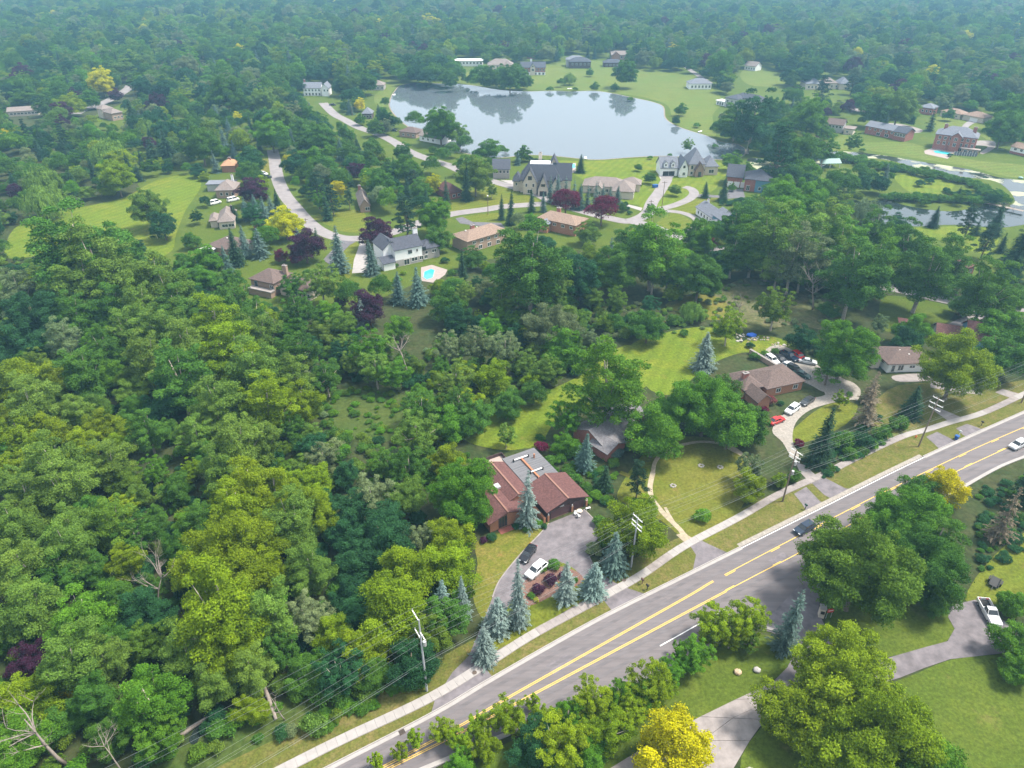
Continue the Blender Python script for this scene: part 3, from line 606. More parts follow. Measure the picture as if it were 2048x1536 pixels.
for x_ in (-.1,5.45+.22,9.25):
    b = MB(); b.box(rw[0]+x_-.05,rw[1]-.35,0,rw[0]+x_+.35,rw[1]-.003,1.5); b.build('brick_pier', M['brick_orange'], mh)
    b = MB(); b.blob((rw[0]+x_+.15,rw[1]-.22,1.85),(.13,.13,.2),1,0); b.build('wall_lamp', M['plastic'], mh)
fc = bpy.data.curves.new('house_number', 'FONT'); fc.body = '1400'; fc.size = .55; fc.extrude = .015; fo = bpy.data.objects.new('house_number', fc); C.objects.link(fo)
bpy.context.view_layer.update(); nm_ = bpy.data.meshes.new_from_object(fo.evaluated_get(bpy.context.evaluated_depsgraph_get())); bpy.data.objects.remove(fo); nm_.materials.clear(); nm_.materials.append(M['white'])
fo = link('house_number', nm_, mh); fo.location = (3.3,rw[1]-.06,2.32); fo.rotation_euler = (R_(90),0,0)
b = MB(); b.box(3.7,9.1,3.26,4.1,17.2,3.62); b.build('roof_parapet', M['brick_orange'], mh)
for (x0_,x1_,y_) in ((1.9,5.6,16.9),(3.0,6.1,11.6)):
    b = MB(); b.tube([(x0_,y_,3.75),(x1_,y_,3.75)], .14, 8); b.build('roof_duct', M['plastic'], mh)
    for xx in (x0_,x1_): MB().tube([(xx,y_,3.26),(xx,y_,3.9)], .2, 8).build('duct_end', M['dark'], mh)
for k_ in range(14):
    b = MB(); b.box(.35,9.0+k_*.72,3.252,8.45,9.05+k_*.72,3.29); b.build('roof_seam', M['flat_roof'], mh)
b = MB(); b.tube([(6.6,16.0,3.2),(6.6,16.0,4.3)], .2, 10); b.build('flue', M['brick_orange'], mh)
b = MB(); b.tube([(3.2,9.0,3.2),(3.2,9.0,4.4)], .09, 8); b.build('flue', M['dark'], mh)
b = MB(); b.box(-6.0,10.2,3.6,-4.9,11.6,4.1); b.build('roof_unit', M['steel'], mh)
b = MB(); b.box(-9.3,3.08,.3,-7.4,3.19,3.3); b.build('window_wall', M['brown'], mh)
for k_ in range(3):
    b = MB(); b.box(-9.2+k_*.62,3.03,.5,-8.68+k_*.62,3.075,3.0); b.build('pane', M['pane'], mh)
b = MB(); b.box(-1.3,6.1,0,-.2,6.195,2.1); b.build('front_door', M['brown'], mh)
b = MB(); b.box(-9.6,1.6,.0,-6.6,3.0,.13); b.build('brick_step', M['brick_red'], mh)
b = MB(); b.box(-2.9,1.2,.0,-1.5,6.0,.12); b.build('brick_path', M['brick_red'], mh)
b = MB(); b.box(-.6,.2,0,-.1,6.0,1.3); b.build('garden_wall', M['brick_orange'], mh)
b = MB(); b.box(-2.5,19.2,0,2.5,23.5,.5); b.build('rear_deck', M['brick_red'], mh)
b = MB()
for q_ in ((-2.5,23.4,2.5,23.5),(2.4,19.2,2.5,23.4),(-2.5,19.2,-2.4,23.4)): b.box(q_[0],q_[1],.502,q_[2],q_[3],1.4)
b.build('deck_railing', M['siding'], mh)
mm_ = Matrix.Translation(mh.location) @ Matrix.Rotation(R_(29.5),4,'Z')
mask_poly(hull([proj(mm_ @ Vector(p))[:2] for p in ((0,0,0),(10,0,0),(10,0,3),(10,8.5,3),(8.5,19.4,3),(0,19.4,3),(-1,12,3),(0,0,3))])); mask_poly(hull([proj(mm_ @ Vector(p))[:2] for p in ((-11.8,3,0),(-4,3,0),(-11.8,3,3),(-3,9,4),(-11,9,3))]))

HG = 'houses of the lakeside neighbourhood'
house((1211,899),(1278,860),2.7,'charcoal-roofed brick ranch house half hidden under a round light green tree', lambda W: [dict(r=(0,0,W,11),k='gable',rise=2.2,wall='brick_red',roof='r_grey',win=rowwin('f',1,W-3,3,.9,1.5,1.2),chim=[(6.5,7.6,5.2,.7,'brick_tan')]),dict(r=(-1.0,-1.5,6,4.5),k='gable',ax='y',rise=1.3,z=2.6,wall='brick_red',roof='r_grey'),dict(r=(W+.1,3.5,W+7,11),k='gable',rise=1.6,z=2.5,wall='brick_red',roof='r_grey')], HG)
house((1534,780),(1612,763),2.7,'L-shaped brown-roofed brick ranch beside the yard full of parked cars', lambda W: [dict(r=(0,0,W,9.5),rise=2.3,wall='brick_orange',roof='r_brown',win=rowwin('f',1,W-.5,2,.8,1.5,1.3),vent=[(3,3,3.6)]),dict(r=(-6,1.4,.2,10),rise=2.1,z=2.75,wall='brick_orange',roof='r_brown',win=[('f',3,.9,1.4,1.3)],chim=[(-3.4,5.0,5.6,.8,'brick_red')]),dict(r=(-5.6,-4.0,-1,2.2),k='gable',ax='y',rise=1.5,z=2.65,wall='brick_orange',roof='r_brown',win=[('r',1,.2,1.2,2.1)])], HG)
house((1755,731),(1870,727),2.7,'low white ranch house with weathered brown hip roof behind the yellow-topped tree', lambda W: [dict(r=(3,0,W,10),rise=2.4,wall='white_wall',roof='r_brown',win=[('f',1,.2,1.0,2.1),('f',2.8,.6,1.6,1.7,'trim'),('f',6.0,1.2,1.6,.9)],vent=[(8,4.5,4.4),(10,3,3.8)]),dict(r=(0,2.5,3.2,10.5),k='gable',ax='y',rise=1.6,z=2.6,wall='cream',roof='r_brown')], HG)
house((1872,668),(1926,676),3.0,'brown-roofed house with a bright blue gable end near the end of the lane', lambda W: [dict(r=(0,0,W,7),k='gable',rise=1.9,wall='grey_wall',roof='r_maroon',win=rowwin('f',1,W-1,3,1,1.2,1.1)),dict(r=(W+.2,-2.5,W+8,8),k='gable',ax='x',rise=3.2,z=4.2,wall='blue_wall',roof='r_maroon',win=[('l',3.5,1.2,1.6,1.8)]),dict(r=(-9.5,3,-4.5,8),k='hip',rise=1.2,z=2.8,wall='grey_wall',roof='r_maroon')], HG)
house((788,502),(846,490),6.4,'white two-storey house with dark slate roof and white chimney by a turquoise pool', lambda W: [dict(r=(0,0,W,9.5),k='gable',rise=2.8,wall='white_wall',roof='r_slate',oh=.35,low=('stone',2.5),win=[('f',5.1,4.1,1.5,1.3,'dark'),('f',8.2,4.2,.8,1.2),('f',10.6,4.1,1.5,1.4,'dark'),('f',3.2,.1,2.2,2.2),('f',6.2,.9,2.4,1.5),('f',9.3,.9,1.6,1.5),('f',11.2,.9,1.5,1.5),('l',4,4.2,.8,1.3,'dark')],chim=[(W-.2,6,11.0,.8,'white_wall')]),dict(r=(W+.1,1.2,W+7.4,9),rise=2.4,z=4.0,wall='stone',roof='r_slate',oh=.35,win=[('f',.8,2.1,1.2,1.2),('f',3.6,2.1,1.8,1.3)]),dict(r=(-5,-1.2,-.05,6),k='gable',rise=1.4,z=2.7,wall='white_wall',roof='r_slate',oh=.3),dict(r=(-3.2,3,4,13),k='gable',ax='y',rise=2.6,z=6.3,wall='white_wall',roof='r_slate',oh=.3)], HG)
house((934,485),(1016,461),4.6,'long tan-roofed brick ranch with two rows of rear windows', lambda W: [dict(r=(0,0,W,10.5),rise=2.3,wall='brick_tan',roof='r_tan',win=rowwin('f',1.5,W-1,5,2.9,1.5,1.2)+rowwin('f',4,W-3,3,.3,1.7,1.7),chim=[(7.2,6,8.0,.8,'brick_red')],vent=[(4,6,6.4),(9.5,6.2,6.4)])], HG)
house((1073,436),(1152,453),4.4,'tan-roofed brick ranch in front of two red beech trees', lambda W: [dict(r=(0,0,W,11),rise=2.2,wall='brick_orange',roof='r_tan',win=rowwin('f',2,W-1,4,2.6,1.5,1.2),chim=[(6,7.5,7.6,.8,'brick_red')]),dict(r=(2,-3,7,1.5),k='gable',ax='y',rise=1,z=3.8,wall='brick_orange',roof='r_steel')], HG)
house((1038,364),(1124,366),5.6,'castle-like cream stone house with steep slate gables and flat white roof deck', lambda W: [dict(r=(0,2,W,17),rise=6.5,flat=.42,wall='cream',roof='r_slate',chim=[(9,14,15.5,.8,'cream')]),dict(r=(1.5,-.4,8.5,8),k='gable',ax='y',rise=5.5,z=5.8,wall='cream',roof='r_slate',oh=.4,win=[('f',2.2,6.6,1.8,1.8,'brown'),('f',1.0,3.4,1.0,1.6),('f',4.2,3.4,1.0,1.6),('f',2,.5,2.2,1.8)]),dict(r=(8.4,-3,14,8),k='gable',ax='y',rise=5.8,z=3.4,wall='cream',roof='r_slate',oh=.5,win=[('f',1.4,4.4,1.8,1.2,'brown')],gar=[('f',.8,3.2,2.3,'brown','dark')]),dict(r=(14.2,-1.5,19.5,8),k='gable',ax='y',rise=4.6,z=3.6,wall='cream',roof='r_slate',gar=[('f',1.2,2.2,2.4,'brown','gdoor')]),dict(r=(W-4.5,3,W+4.5,12),k='gable',ax='x',rise=6,z=6.6,wall='cream',roof='r_slate',win=[('r',3.5,6.8,1.4,1.8)]),dict(r=(-3.5,4,1,12),rise=3.5,z=4.6,wall='cream',roof='r_slate',win=[('f',1,2.6,.9,1.4)]),dict(r=(13,7,18,15),k='gable',ax='y',rise=4.0,z=11.2,z0=5.8,wall='cream',roof='r_slate')], HG)
house((1163,374),(1252,379),3.3,'sprawling grey-brown ranch house behind a row of blue spruces', lambda W: [dict(r=(0,2,W,13),rise=3.2,wall='cream',roof='r_weather',win=rowwin('f',2,W-8,4,.8,1.5,1.5)),dict(r=(5.5,-2.5,10.5,4),k='gable',ax='y',rise=2,z=3.2,wall='cream',roof='r_weather',win=[('f',1.2,.8,1.8,1.6)]),dict(r=(14,-4.5,24.5,8),rise=3.6,z=3.4,wall='cream',roof='r_weather',gar=[('r',2,4.8)]),dict(r=(18,8,27,16),rise=2.6,wall='cream',roof='r_weather')], HG)
house((1321,337),(1430,336),4.2,'pale stone manor house with steep grey hip roofs and dormers beside the lake lawn', lambda W: [dict(r=(0,1,9.5,12),k='gable',rise=4,wall='white_wall',roof='r_steel',gar=[('f',1.2,6,2.5,'trim','dark')]),dict(r=(9,-1.5,14,9),k='gable',ax='y',rise=4.2,z=4.6,wall='white_wall',roof='r_steel',win=[('f',1.4,4.4,1.3,1.5),('f',1.5,1,1.4,1.5)]),dict(r=(14,1,23,14),rise=6.5,z=5.6,wall='cream',roof='r_steel',win=[('f',1,3.2,1.3,2),('f',1,.6,1.3,1.6)]),dict(r=(17,-1.2,22,6),k='gable',ax='y',rise=3.2,z=3.8,wall='brick_tan',roof='r_brown',win=[('f',1.4,.2,1.5,2.4,'brown')]),dict(r=(22.5,2,30,12.5),rise=4.2,z=4.2,wall='cream',roof='r_steel',win=[('f',2,1,2.6,1.8)]),dict(r=(1.8,1.2,4,4.5),k='gable',ax='y',rise=1,z=6.2,z0=4.2,oh=.2,wall='white_wall',roof='r_steel',win=[('f',.4,4.9,.9,1.1)]),dict(r=(5.4,1.2,7.6,4.5),k='gable',ax='y',rise=1,z=6.2,z0=4.2,oh=.2,wall='white_wall',roof='r_steel',win=[('f',.4,4.9,.9,1.1)])], HG)
house((1452,352),(1488,355),5.0,'red brick house with three arched white garage doors and a blue side wing', lambda W: [dict(r=(0,0,W,12),k='gable',rise=4.2,wall='brick_red',roof='r_slate',gar=[('f',.6+i*3.05,2.6,2.6) for i in range(3)]),dict(r=(W+.2,-5,W+13,8),k='hip',rise=3.6,z=5.6,wall='brick_red',roof='r_slate',win=[('f',1,.4,1.6,2.4),('f',5,3,1.2,1.6),('r',3,2.6,1.4,1.6)]),dict(r=(W+5,-5.6,W+13.6,-1),k='hip',rise=1.8,z=5.5,wall='blue_wall',roof='r_slate',win=rowwin('f',1,8,3,1.0,1.3,1.6))], HG)
house((1390,413),(1442,448),3.2,'long blue house with grey gable roof beside a rounded pool', lambda W: [dict(r=(0,0,W,8.5),k='gable',rise=2.3,wall='white_wall',roof='r_steel',win=rowwin('f',1,W-6,6,.8,1.3,1.5),chim=[(2.5,4.5,6.6,.6,'white_wall')]),dict(r=(W-8,-.3,W+.4,8.8),k='gable',rise=2.5,z=4.8,wall='blue_wall',roof='r_steel',win=[('r',2,2.6,1.4,1.5),('r',5,2.6,1.4,1.5)],gar=[('r',1,3.0),('r',4.8,3.0)]),dict(r=(W-5,-4,W,1),k='gable',ax='y',rise=1.6,z=2.6,wall='brick_tan',roof='r_steel')], HG)
house((1870,268),(1957,278),8.0,'three-storey red brick mansion with slate hip roof above its pool terrace', lambda W: [dict(r=(0,0,W,14),rise=4,wall='brick_red',roof='r_steel',win=rowwin('f',1,W-1,7,5.6,1.4,1.7)+rowwin('f',1,W-1,7,2.9,1.4,1.8)+rowwin('f',8,W-2,5,.2,1.6,2.2)+rowwin('l',2,12,3,5.4,1.3,1.6)+rowwin('l',2,12,3,2.6,1.3,1.6),chim=[(4,7,12.5,.9,'brick_red'),(W-3,7,12.5,.9,'brick_red')]),dict(r=(8,-2,14,4),k='gable',ax='y',rise=2,z=8.2,wall='brick_red',roof='r_steel',win=[('f',1.6,5.8,1.6,1.8),('f',1.6,2.8,1.6,2)]),dict(r=(14.5,-3,24,.2),k='flat',z=2.6,wall='brick_tan',roof='pooldk',win=rowwin('f',1,8,3,.2,1.6,2))], HG)
house((1730,251),(1815,267),4.6,'long red brick ranch with grey gable roof and white-framed rear porch', lambda W: [dict(r=(0,0,W,10),k='gable',rise=2.2,wall='brick_red',roof='r_steel',win=rowwin('f',1,W-8,5,2.6,1.4,1.3)+rowwin('f',6,W-10,2,.3,2.4,1.8)),dict(r=(W-8,-1.5,W+.3,9),k='gable',rise=2.2,z=4.7,wall='brick_red',roof='r_slate',win=rowwin('f',.6,7,4,2.3,1.5,1.8))], HG)
house((1652,247),(1704,253),4.6,'grey hillside house with round-topped windows among the trees', lambda W: [dict(r=(0,0,W*.7,10),k='gable',rise=2.4,wall='grey_wall',roof='r_brown',win=rowwin('f',1,W*.6,4,2.6,1.3,1.4)),dict(r=(W*.72,-2,W+2,7),k='flat',z=3.2,wall='cream',roof='r_weather',win=rowwin('f',1,3,1,1,1.4,1.2))], HG)
house((1880,222),(1966,238),3.0,'low cream ranch with peach-tan hip roofs at the top of a lawn', lambda W: [dict(r=(0,0,W*.5,10),rise=2.4,wall='cream',roof='r_tan',win=rowwin('f',1,W*.45,3,.9,1.5,1.3)),dict(r=(W*.5,1,W,12),rise=2.6,z=3.1,wall='cream',roof='r_tan',gar=[('f',5,5)])], HG)
house((1838,214),(1868,218),4.2,'small red brick house with blue-grey hip roof behind tall trees', lambda W: [dict(r=(0,0,W,11),rise=2.4,wall='brick_red',roof='r_steel',win=rowwin('f',1,W-1,3,1.6,1.3,1.4))], HG)
house((2020,292),(2080,306),3.6,'white-walled house at the canal lawn with tan roof', lambda W: [dict(r=(0,0,W,9),k='gable',rise=1.8,wall='white_wall',roof='r_tan',low=('brick_red',1.2),win=rowwin('f',1,W-2,4,1.9,1.5,1.3),chim=[(5,5,6.6,.6,'white_wall')])], HG)
house((1612,168),(1702,168),4.2,'rambling pale house with several grey roofs screened by pines', lambda W: [dict(r=(0,0,14,14),rise=4,wall='cream',roof='r_steel',win=rowwin('f',1,12,4,1,1.5,1.8)),dict(r=(15,3,W*.75,15),rise=3.6,wall='cream',roof='r_weather',win=rowwin('f',1,12,3,1,1.5,1.8)),dict(r=(W*.76,0,W,12),rise=4.2,wall='cream',roof='r_steel')], HG)
house((1449,195),(1476,200),6.0,'modern dark-roofed house with white terraces on the lake slope', lambda W: [dict(r=(0,0,W,12),rise=2.4,wall='grey_wall',roof='r_slate',win=rowwin('f',.5,W-.5,3,3,1.8,2)+rowwin('f',.5,W-.5,3,.2,1.8,2)),dict(r=(-8,1,.2,8),k='flat',z=2.8,wall='white_wall',roof='r_white',win=rowwin('f',.5,6.5,3,.3,1.5,2)),dict(r=(2,6,W+14,16),rise=2.8,z=6.4,wall='grey_wall',roof='r_slate')], HG)
house((1378,168),(1425,168),4.0,'white house with grey roof behind trees above the lake', lambda W: [dict(r=(0,0,W,12),rise=3.4,wall='white_wall',roof='r_steel',win=rowwin('f',1,W-1,6,1,1.5,1.9))], HG)
house((900,122),(966,122),4.6,'long white flat-roofed modern house beyond the lake', lambda W: [dict(r=(0,0,W,13),k='flat',wall='white_wall',roof='r_white',win=rowwin('f',1,W-1,9,2,1.7,1.7))], HG)
house((974,131),(1027,131),5.0,'beige stone house with broad brown hip roof beyond the lake', lambda W: [dict(r=(0,2,W,16),rise=4.5,wall='cream',roof='r_weather',win=rowwin('f',1,W-1,7,2.6,1.5,1.7)+rowwin('f',1,W-1,6,.2,1.5,1.8)),dict(r=(W*.62,-1,W*.95,8),rise=3.6,z=5.2,wall='cream',roof='r_weather',win=rowwin('f',1,6,2,2,1.5,2))], HG)
house((1041,135),(1092,135),6.2,'red brick house with white porches and central gable beyond the lake', lambda W: [dict(r=(0,0,W,13),k='gable',rise=3.6,wall='brick_red',roof='r_slate',low=('white_wall',2.4),win=rowwin('f',1,W-1,7,3.4,1.4,1.8)+rowwin('f',1,W-1,6,.2,1.8,2.0),chim=[(W*.42,8,12,.8,'white_wall')]),dict(r=(W*.36,-1,W*.6,7),k='gable',ax='y',rise=3,z=6.4,wall='cream',roof='r_slate',win=[('f',1.5,6.4,1.4,1.4),('f',1.2,3.4,2.2,1.9)])], HG)
house((1138,124),(1183,124),5.5,'dark brown house with grey roof beside two yellow trees beyond the lake', lambda W: [dict(r=(0,0,W,13),rise=3.4,wall='siding',roof='r_slate',win=rowwin('f',1,W-1,5,2.8,1.6,1.7)),dict(r=(-2,10,W*.8,22),rise=3,z=6,wall='grey_wall',roof='r_steel')], HG)
house((1222,110),(1263,110),4.5,'tan brick house with twin gables high beyond the lake', lambda W: [dict(r=(0,0,W,12),k='gable',rise=3,wall='brick_tan',roof='r_weather',win=rowwin('f',1,W-1,5,1.6,1.6,1.8)),dict(r=(1,-2,9,8),k='gable',ax='y',rise=2.6,z=4.6,wall='brick_orange',roof='r_brown')], HG)
house((1207,126),(1248,126),3.6,'low dark house with charcoal roof below the tan brick house', lambda W: [dict(r=(0,0,W,11),rise=2.8,wall='siding',roof='r_slate',win=rowwin('f',1,W-1,5,1,1.8,1.6))], HG)
house((1053,110),(1077,110),3.5,'small brown-roofed house behind the red brick lake house', lambda W: [dict(r=(0,0,W,10),rise=2.8,wall='brick_red',roof='r_brown',win=rowwin('f',1,W-1,3,1,1.5,1.4))], HG)
house((604,176),(658,176),5.6,'white colonial house with long columned porch and grey roof', lambda W: [dict(r=(0,0,W*.7,10),k='gable',rise=3.2,wall='white_wall',roof='r_steel',win=rowwin('f',.8,W*.65,5,3.2,1.2,1.5)+rowwin('f',.8,W*.65,5,.3,1.4,1.9),chim=[(.8,6,10.5,.6,'brick_red')]),dict(r=(W*.7,-2,W,10),k='gable',ax='y',rise=3,z=5.8,wall='white_wall',roof='r_steel',win=rowwin('f',1,6,2,3.4,1.2,1.5))], HG)
house((740,171),(768,171),3.6,'low grey stone house at the west end of the lake', lambda W: [dict(r=(0,0,W,11),rise=3.2,wall='stone',roof='r_weather',win=rowwin('f',.6,W-.6,3,1,1.5,1.5))], HG)
house((722,228),(744,228),3.2,'small slate-blue roofed house beside the yellow street tree', lambda W: [dict(r=(0,0,W,9),rise=3.4,wall='siding',roof='r_steel',win=rowwin('f',.6,W-.6,3,.6,1.3,1.7))], HG)
house((796,263),(832,267),3.0,'brown hip-roofed ranch by the lakeside street', lambda W: [dict(r=(0,0,W,10),rise=2.4,wall='brick_tan',roof='r_brown',win=rowwin('f',1,W-1,3,.9,1.4,1.3))], HG)
house((836,270),(884,279),3.2,'grey-roofed ranch with white gable garage facing the lake willow', lambda W: [dict(r=(0,0,W,9),k='gable',rise=2.4,wall='white_wall',roof='r_weather',win=rowwin('f',1,W-6,3,.9,1.4,1.3),gar=[('f',W-5.5,4.2)])], HG)
house((890,294),(922,294),3.2,'small grey-roofed house tucked behind lakeside trees', lambda W: [dict(r=(0,0,W,9),rise=2.4,wall='grey_wall',roof='r_steel',win=rowwin('f',1,W-1,3,.9,1.4,1.3))], HG)
house((984,338),(1021,338),5.0,'grey stone house hidden by spruces next to the castle-like house', lambda W: [dict(r=(0,0,W,11),k='gable',rise=3.4,wall='stone',roof='r_slate',win=rowwin('f',1,W-1,4,2.8,1.2,1.5))], HG)
house((898,388),(926,382),3.0,'maroon-roofed brick house behind a tall spruce on the corner lawn', lambda W: [dict(r=(0,0,W,13),rise=3.2,wall='brick_red',roof='r_maroon',win=rowwin('f',1,W-1,2,.9,1.6,1.3))], HG)
house((718,412),(742,410),3.2,'weathered brown-roofed house under the plum tree by the street bend', lambda W: [dict(r=(0,0,W,19),k='gable',ax='y',rise=2.6,wall='brick_tan',roof='r_weather',win=[('f',2,.9,2,1.4)],chim=[(2,17,7,.6,'brick_red')])], HG)
house((428,382),(469,381),3.6,'tan brick house with white chimney pot and brown hip roof', lambda W: [dict(r=(0,0,W,12),rise=3.2,wall='brick_tan',roof='r_weather',win=rowwin('f',1,W-.5,3,1.2,1.2,1.4),chim=[(6.5,9,8.2,.5,'white_wall')]),dict(r=(-7,11,6,18),k='flat',z=3.2,wall='grey_wall',roof='r_steel')], HG)
house((434,446),(470,443),3.0,'grey-brown hip-roofed house with two white vans behind', lambda W: [dict(r=(0,0,W,15),rise=3.2,wall='cream',roof='r_weather',win=rowwin('f',1,W-1,2,.8,2.4,1.3),chim=[(5.5,9,6.8,.4,'dark')]),dict(r=(-3.5,3,.2,12),rise=1.6,z=2.8,wall='cream',roof='r_weather')], HG)
house((466,503),(511,482),3.0,'brown-roofed house behind a line of spruces with a white patio roof', lambda W: [dict(r=(0,0,W,13.5),rise=2.6,wall='brick_tan',roof='r_brown',vent=[(5,7,5.2)]),dict(r=(-3.5,8.5,.1,13.5),k='flat',z=2.6,wall='cream',roof='r_white')], HG)
house((496,558),(547,569),4.4,'tan brick house with plum-brown hip roof and rear balcony', lambda W: [dict(r=(0,0,W,10),rise=2.7,wall='brick_tan',roof='r_brown',win=[('f',1.6,2.1,1.2,1.8,'blue_wall'),('f',8.0,2.3,1.5,1.4),('f',3,.2,2,1.6)],chim=[(W-1,7.5,8.0,.8,'brick_tan')]),dict(r=(W,1.5,W+13,10),k='hip',rise=2.2,z=3.4,wall='cream',roof='r_brown',win=rowwin('f',4,12.5,5,.9,1.1,1.5)),dict(r=(1,-2,W,.2),k='flat',z=2.0,oh=.2,wall='brick_tan',roof='concrete_old')], HG)
house((440,333),(470,332),3.2,'orange-shingled house deep in the trees near the willow field', lambda W: [dict(r=(0,0,W,10),rise=2.4,wall='brick_orange',roof='r_orange',chim=[(4,5,6.2,.7,'brick_red')])], HG)
house((12,224),(76,220),3.2,'long low pink-brown roofed building in the western woods', lambda W: [dict(r=(0,0,W,11),k='gable',rise=1.8,wall='cream',roof='r_weather',win=rowwin('f',1,W-1,8,1,1.6,1.2))], HG)
house((222,228),(246,224),4.5,'small two-tier house beside the wood lane and plum tree', lambda W: [dict(r=(0,0,W,12),rise=2.6,wall='brick_tan',roof='r_weather',win=rowwin('f',.6,W-.6,3,1.2,1.4,1.4)),dict(r=(0,12,W,20),rise=2.6,z=5.6,wall='cream',roof='r_weather')], HG)
house((1893,545),(1955,533),3.0,'rust-brown roofed house glimpsed under tall trees near the pond', lambda W: [dict(r=(0,0,W,10),rise=2.2,wall='brick_red',roof='r_maroon',win=rowwin('f',1,W-1,4,.9,1.4,1.3))], HG)
house((596,112),(618,112),3.4,'pale distant house with grey roof in a small clearing', lambda W: [dict(r=(0,0,W,12),rise=3,wall='cream',roof='r_weather',win=rowwin('f',1,W-1,4,.9,1.5,1.4))], HG)
house((1372,36),(1412,38),4.0,'distant cream house with weathered roof at the edge of the far woods', lambda W: [dict(r=(0,0,W,14),rise=4,wall='cream',roof='r_weather',win=rowwin('f',2,W-2,8,1.2,1.8,1.8))], HG)
house((1366,88),(1384,88),5.0,'distant white house showing between far trees', lambda W: [dict(r=(0,0,W,12),rise=4,wall='white_wall',roof='r_white',win=rowwin('f',1,W-1,4,2,1.5,1.8))], HG)
house((1488,130),(1512,133),4.0,'white cottage at the top of the mown ridge', lambda W: [dict(r=(0,0,W,11),k='gable',rise=3,wall='white_wall',roof='r_weather',win=rowwin('f',1,W-1,4,1,1.5,1.6))], HG)
house((690,98),(664,96),3.5,'distant pink-roofed house in the woods', lambda W: [dict(r=(0,-12,W,0),rise=3,wall='cream',roof='r_tan')], HG)
# teal-roofed pavilion on the canal
po, prz, pW = frame_of((1642,327),(1683,326), 2.6)
pv = empty('pavilion', po, prz, 'open pavilion with pale teal metal roof beside the canal', 'pavilion')
roof_mesh('gable',.3,.3,pW-.3,6,2.6,1.4,.5,'x').build('roof', M['r_teal'], pv)
for px_ in (.4,pW/2,pW-.4):
    for py_ in (.4,5.8): MB().box(px_-.12,py_-.12,0,px_+.12,py_+.12,2.7).build('post', M['trim'], pv)
mask_poly([(1636,318),(1660,308),(1688,314),(1688,332),(1640,334)])

# ------------------------------------------------------------------ utility poles and wires
def height_at(bx, by, ty):
    X = G(bx,by); b = -(ty-768)/FPX; return CAM_H+X.y*(-ST+b*CT)/(CT+b*ST)
PG = 'utility poles along the sidewalk'
RD = R_(31)
class Pole: pass
def upole(bx, by, h, label, m, arms, lean=(0,0), trans=(), name='utility_pole', group=PG, rad=.19, rz=None):
    g = G(bx,by); t = empty(name, g, rz if rz is not None else RD, label, 'utility pole', group)
    MB().tube([(0,0,0),(lean[0]*.5,lean[1]*.5,h*.5),(lean[0],lean[1],h)], [rad,rad*.85,rad*.62], 10).build('shaft', M[m], t)
    ends = []
    for (z, a0, a1, mm) in arms:
        b = MB(); lx, ly = lean[0]*z/h, lean[1]*z/h; b.box(lx-.06,ly+a0,z-.07,lx+.06,ly+a1,z+.07); b.build('crossarm', M[mm], t)
        for yy in (a0+.1, (a0+a1)/2+(.45 if abs(a0+a1) < .3 else 0), a1-.1):
            b = MB(); b.tube([(lx,ly+yy,z+.072),(lx,ly+yy,z+.38)], [.07,.05], 6); b.build('insulator', M['steel'], t)
            ends.append((lx,ly+yy,z+.38))
    for (z, s) in trans:
        b = MB(); b.tube([(lean[0]*z/h+s*.42,lean[1]*z/h-.2,z),(lean[0]*z/h+s*.42,lean[1]*z/h-.2,z+.95)], .27, 10); b.build('transformer', M['steel'], t)
    return g, ends, t
TP = [upole(854,1382,16.2,'grey steel-toned pole with white transformer next to the sidewalk bend','pole_grey',[(15.9,-.1,2.4,'trim'),(13.6,-2.0,.1,'trim'),(12.0,-.1,2.2,'trim')],(0,.4),[(10.6,1)]),
      upole(1262,1134,12.4,'wooden pole with three white crossarms between the blue spruce and the drive','pole_grey',[(12.2,-1.3,1.3,'trim'),(10.9,-1.4,1.4,'trim'),(10.0,-1.4,1.4,'trim')],(.15,0)),
      upole(1565,1003,13.4,'brown pole with stacked crossarms and grey canisters at the gravel apron','pole',[(13.1,-1.6,1.4,'trim'),(11.9,-1.3,1.6,'trim'),(11.1,-1.3,1.4,'steel')],(.2,0),[(9.6,1),(7.2,1)]),
      upole(1837,893,13.2,'leaning brown pole on the grass beside the wide white sidewalk bend','pole',[(12.9,-1.3,1.3,'trim'),(11.5,-1.6,1.6,'trim'),(10.3,-1.4,1.4,'trim')],(.9,0)),
      upole(2042,806,13.2,'brown pole cut by the picture edge near the far driveway','pole',[(12.9,-1.3,1.3,'trim'),(11.5,-1.5,1.5,'trim')],(.1,0))]
def wpt(k, a): g, e, t = TP[k]; return Matrix.Translation(g) @ Matrix.Rotation(RD,4,'Z') @ Vector(a)
WN = ['north outer','north inner','south','middle','lower north','lower south','telephone','slack cable']
WH = ['outer strand of the top crossarms','second strand of the top crossarms','third strand of the top crossarms','outer strand of the second crossarms','middle strand of the second crossarms','inner strand of the second crossarms','thick lowest telephone cable','second lowest cable under the crossarms']
def wire_pts(k, wi):
    e = TP[k][1]
    if wi < 6: p = e[min(wi, len(e)-1)]; return wpt(k, p)
    return wpt(k, (.1,.2 if wi == 6 else -.15, 6.6 if wi == 6 else 7.6))
for wi in range(8):
    P = [wire_pts(k, wi) for k in range(5)]
    d0 = (P[0]-P[1]).normalized(); d1 = (P[4]-P[3]).normalized()
    P = [P[0]+Vector((d0.x,d0.y,0))*62+Vector((0,0,0))]+P+[P[4]+Vector((d1.x,d1.y,0))*60]
    b = MB(); path = []
    for a, c in zip(P[:-1], P[1:]):
        sag = (a-c).length*.018
        for i in range(10):
            u = i/10; q = a.lerp(c,u); q.z -= sag*4*u*(1-u); path.append(q)
    path.append(P[-1]); b.tube(path, (.022 if wi == 6 else .011), 4)
    tag(b.build('power_line', M['wire']), 'power line, '+WH[wi]+' along the sidewalk', 'power line', 'wires strung between the poles')
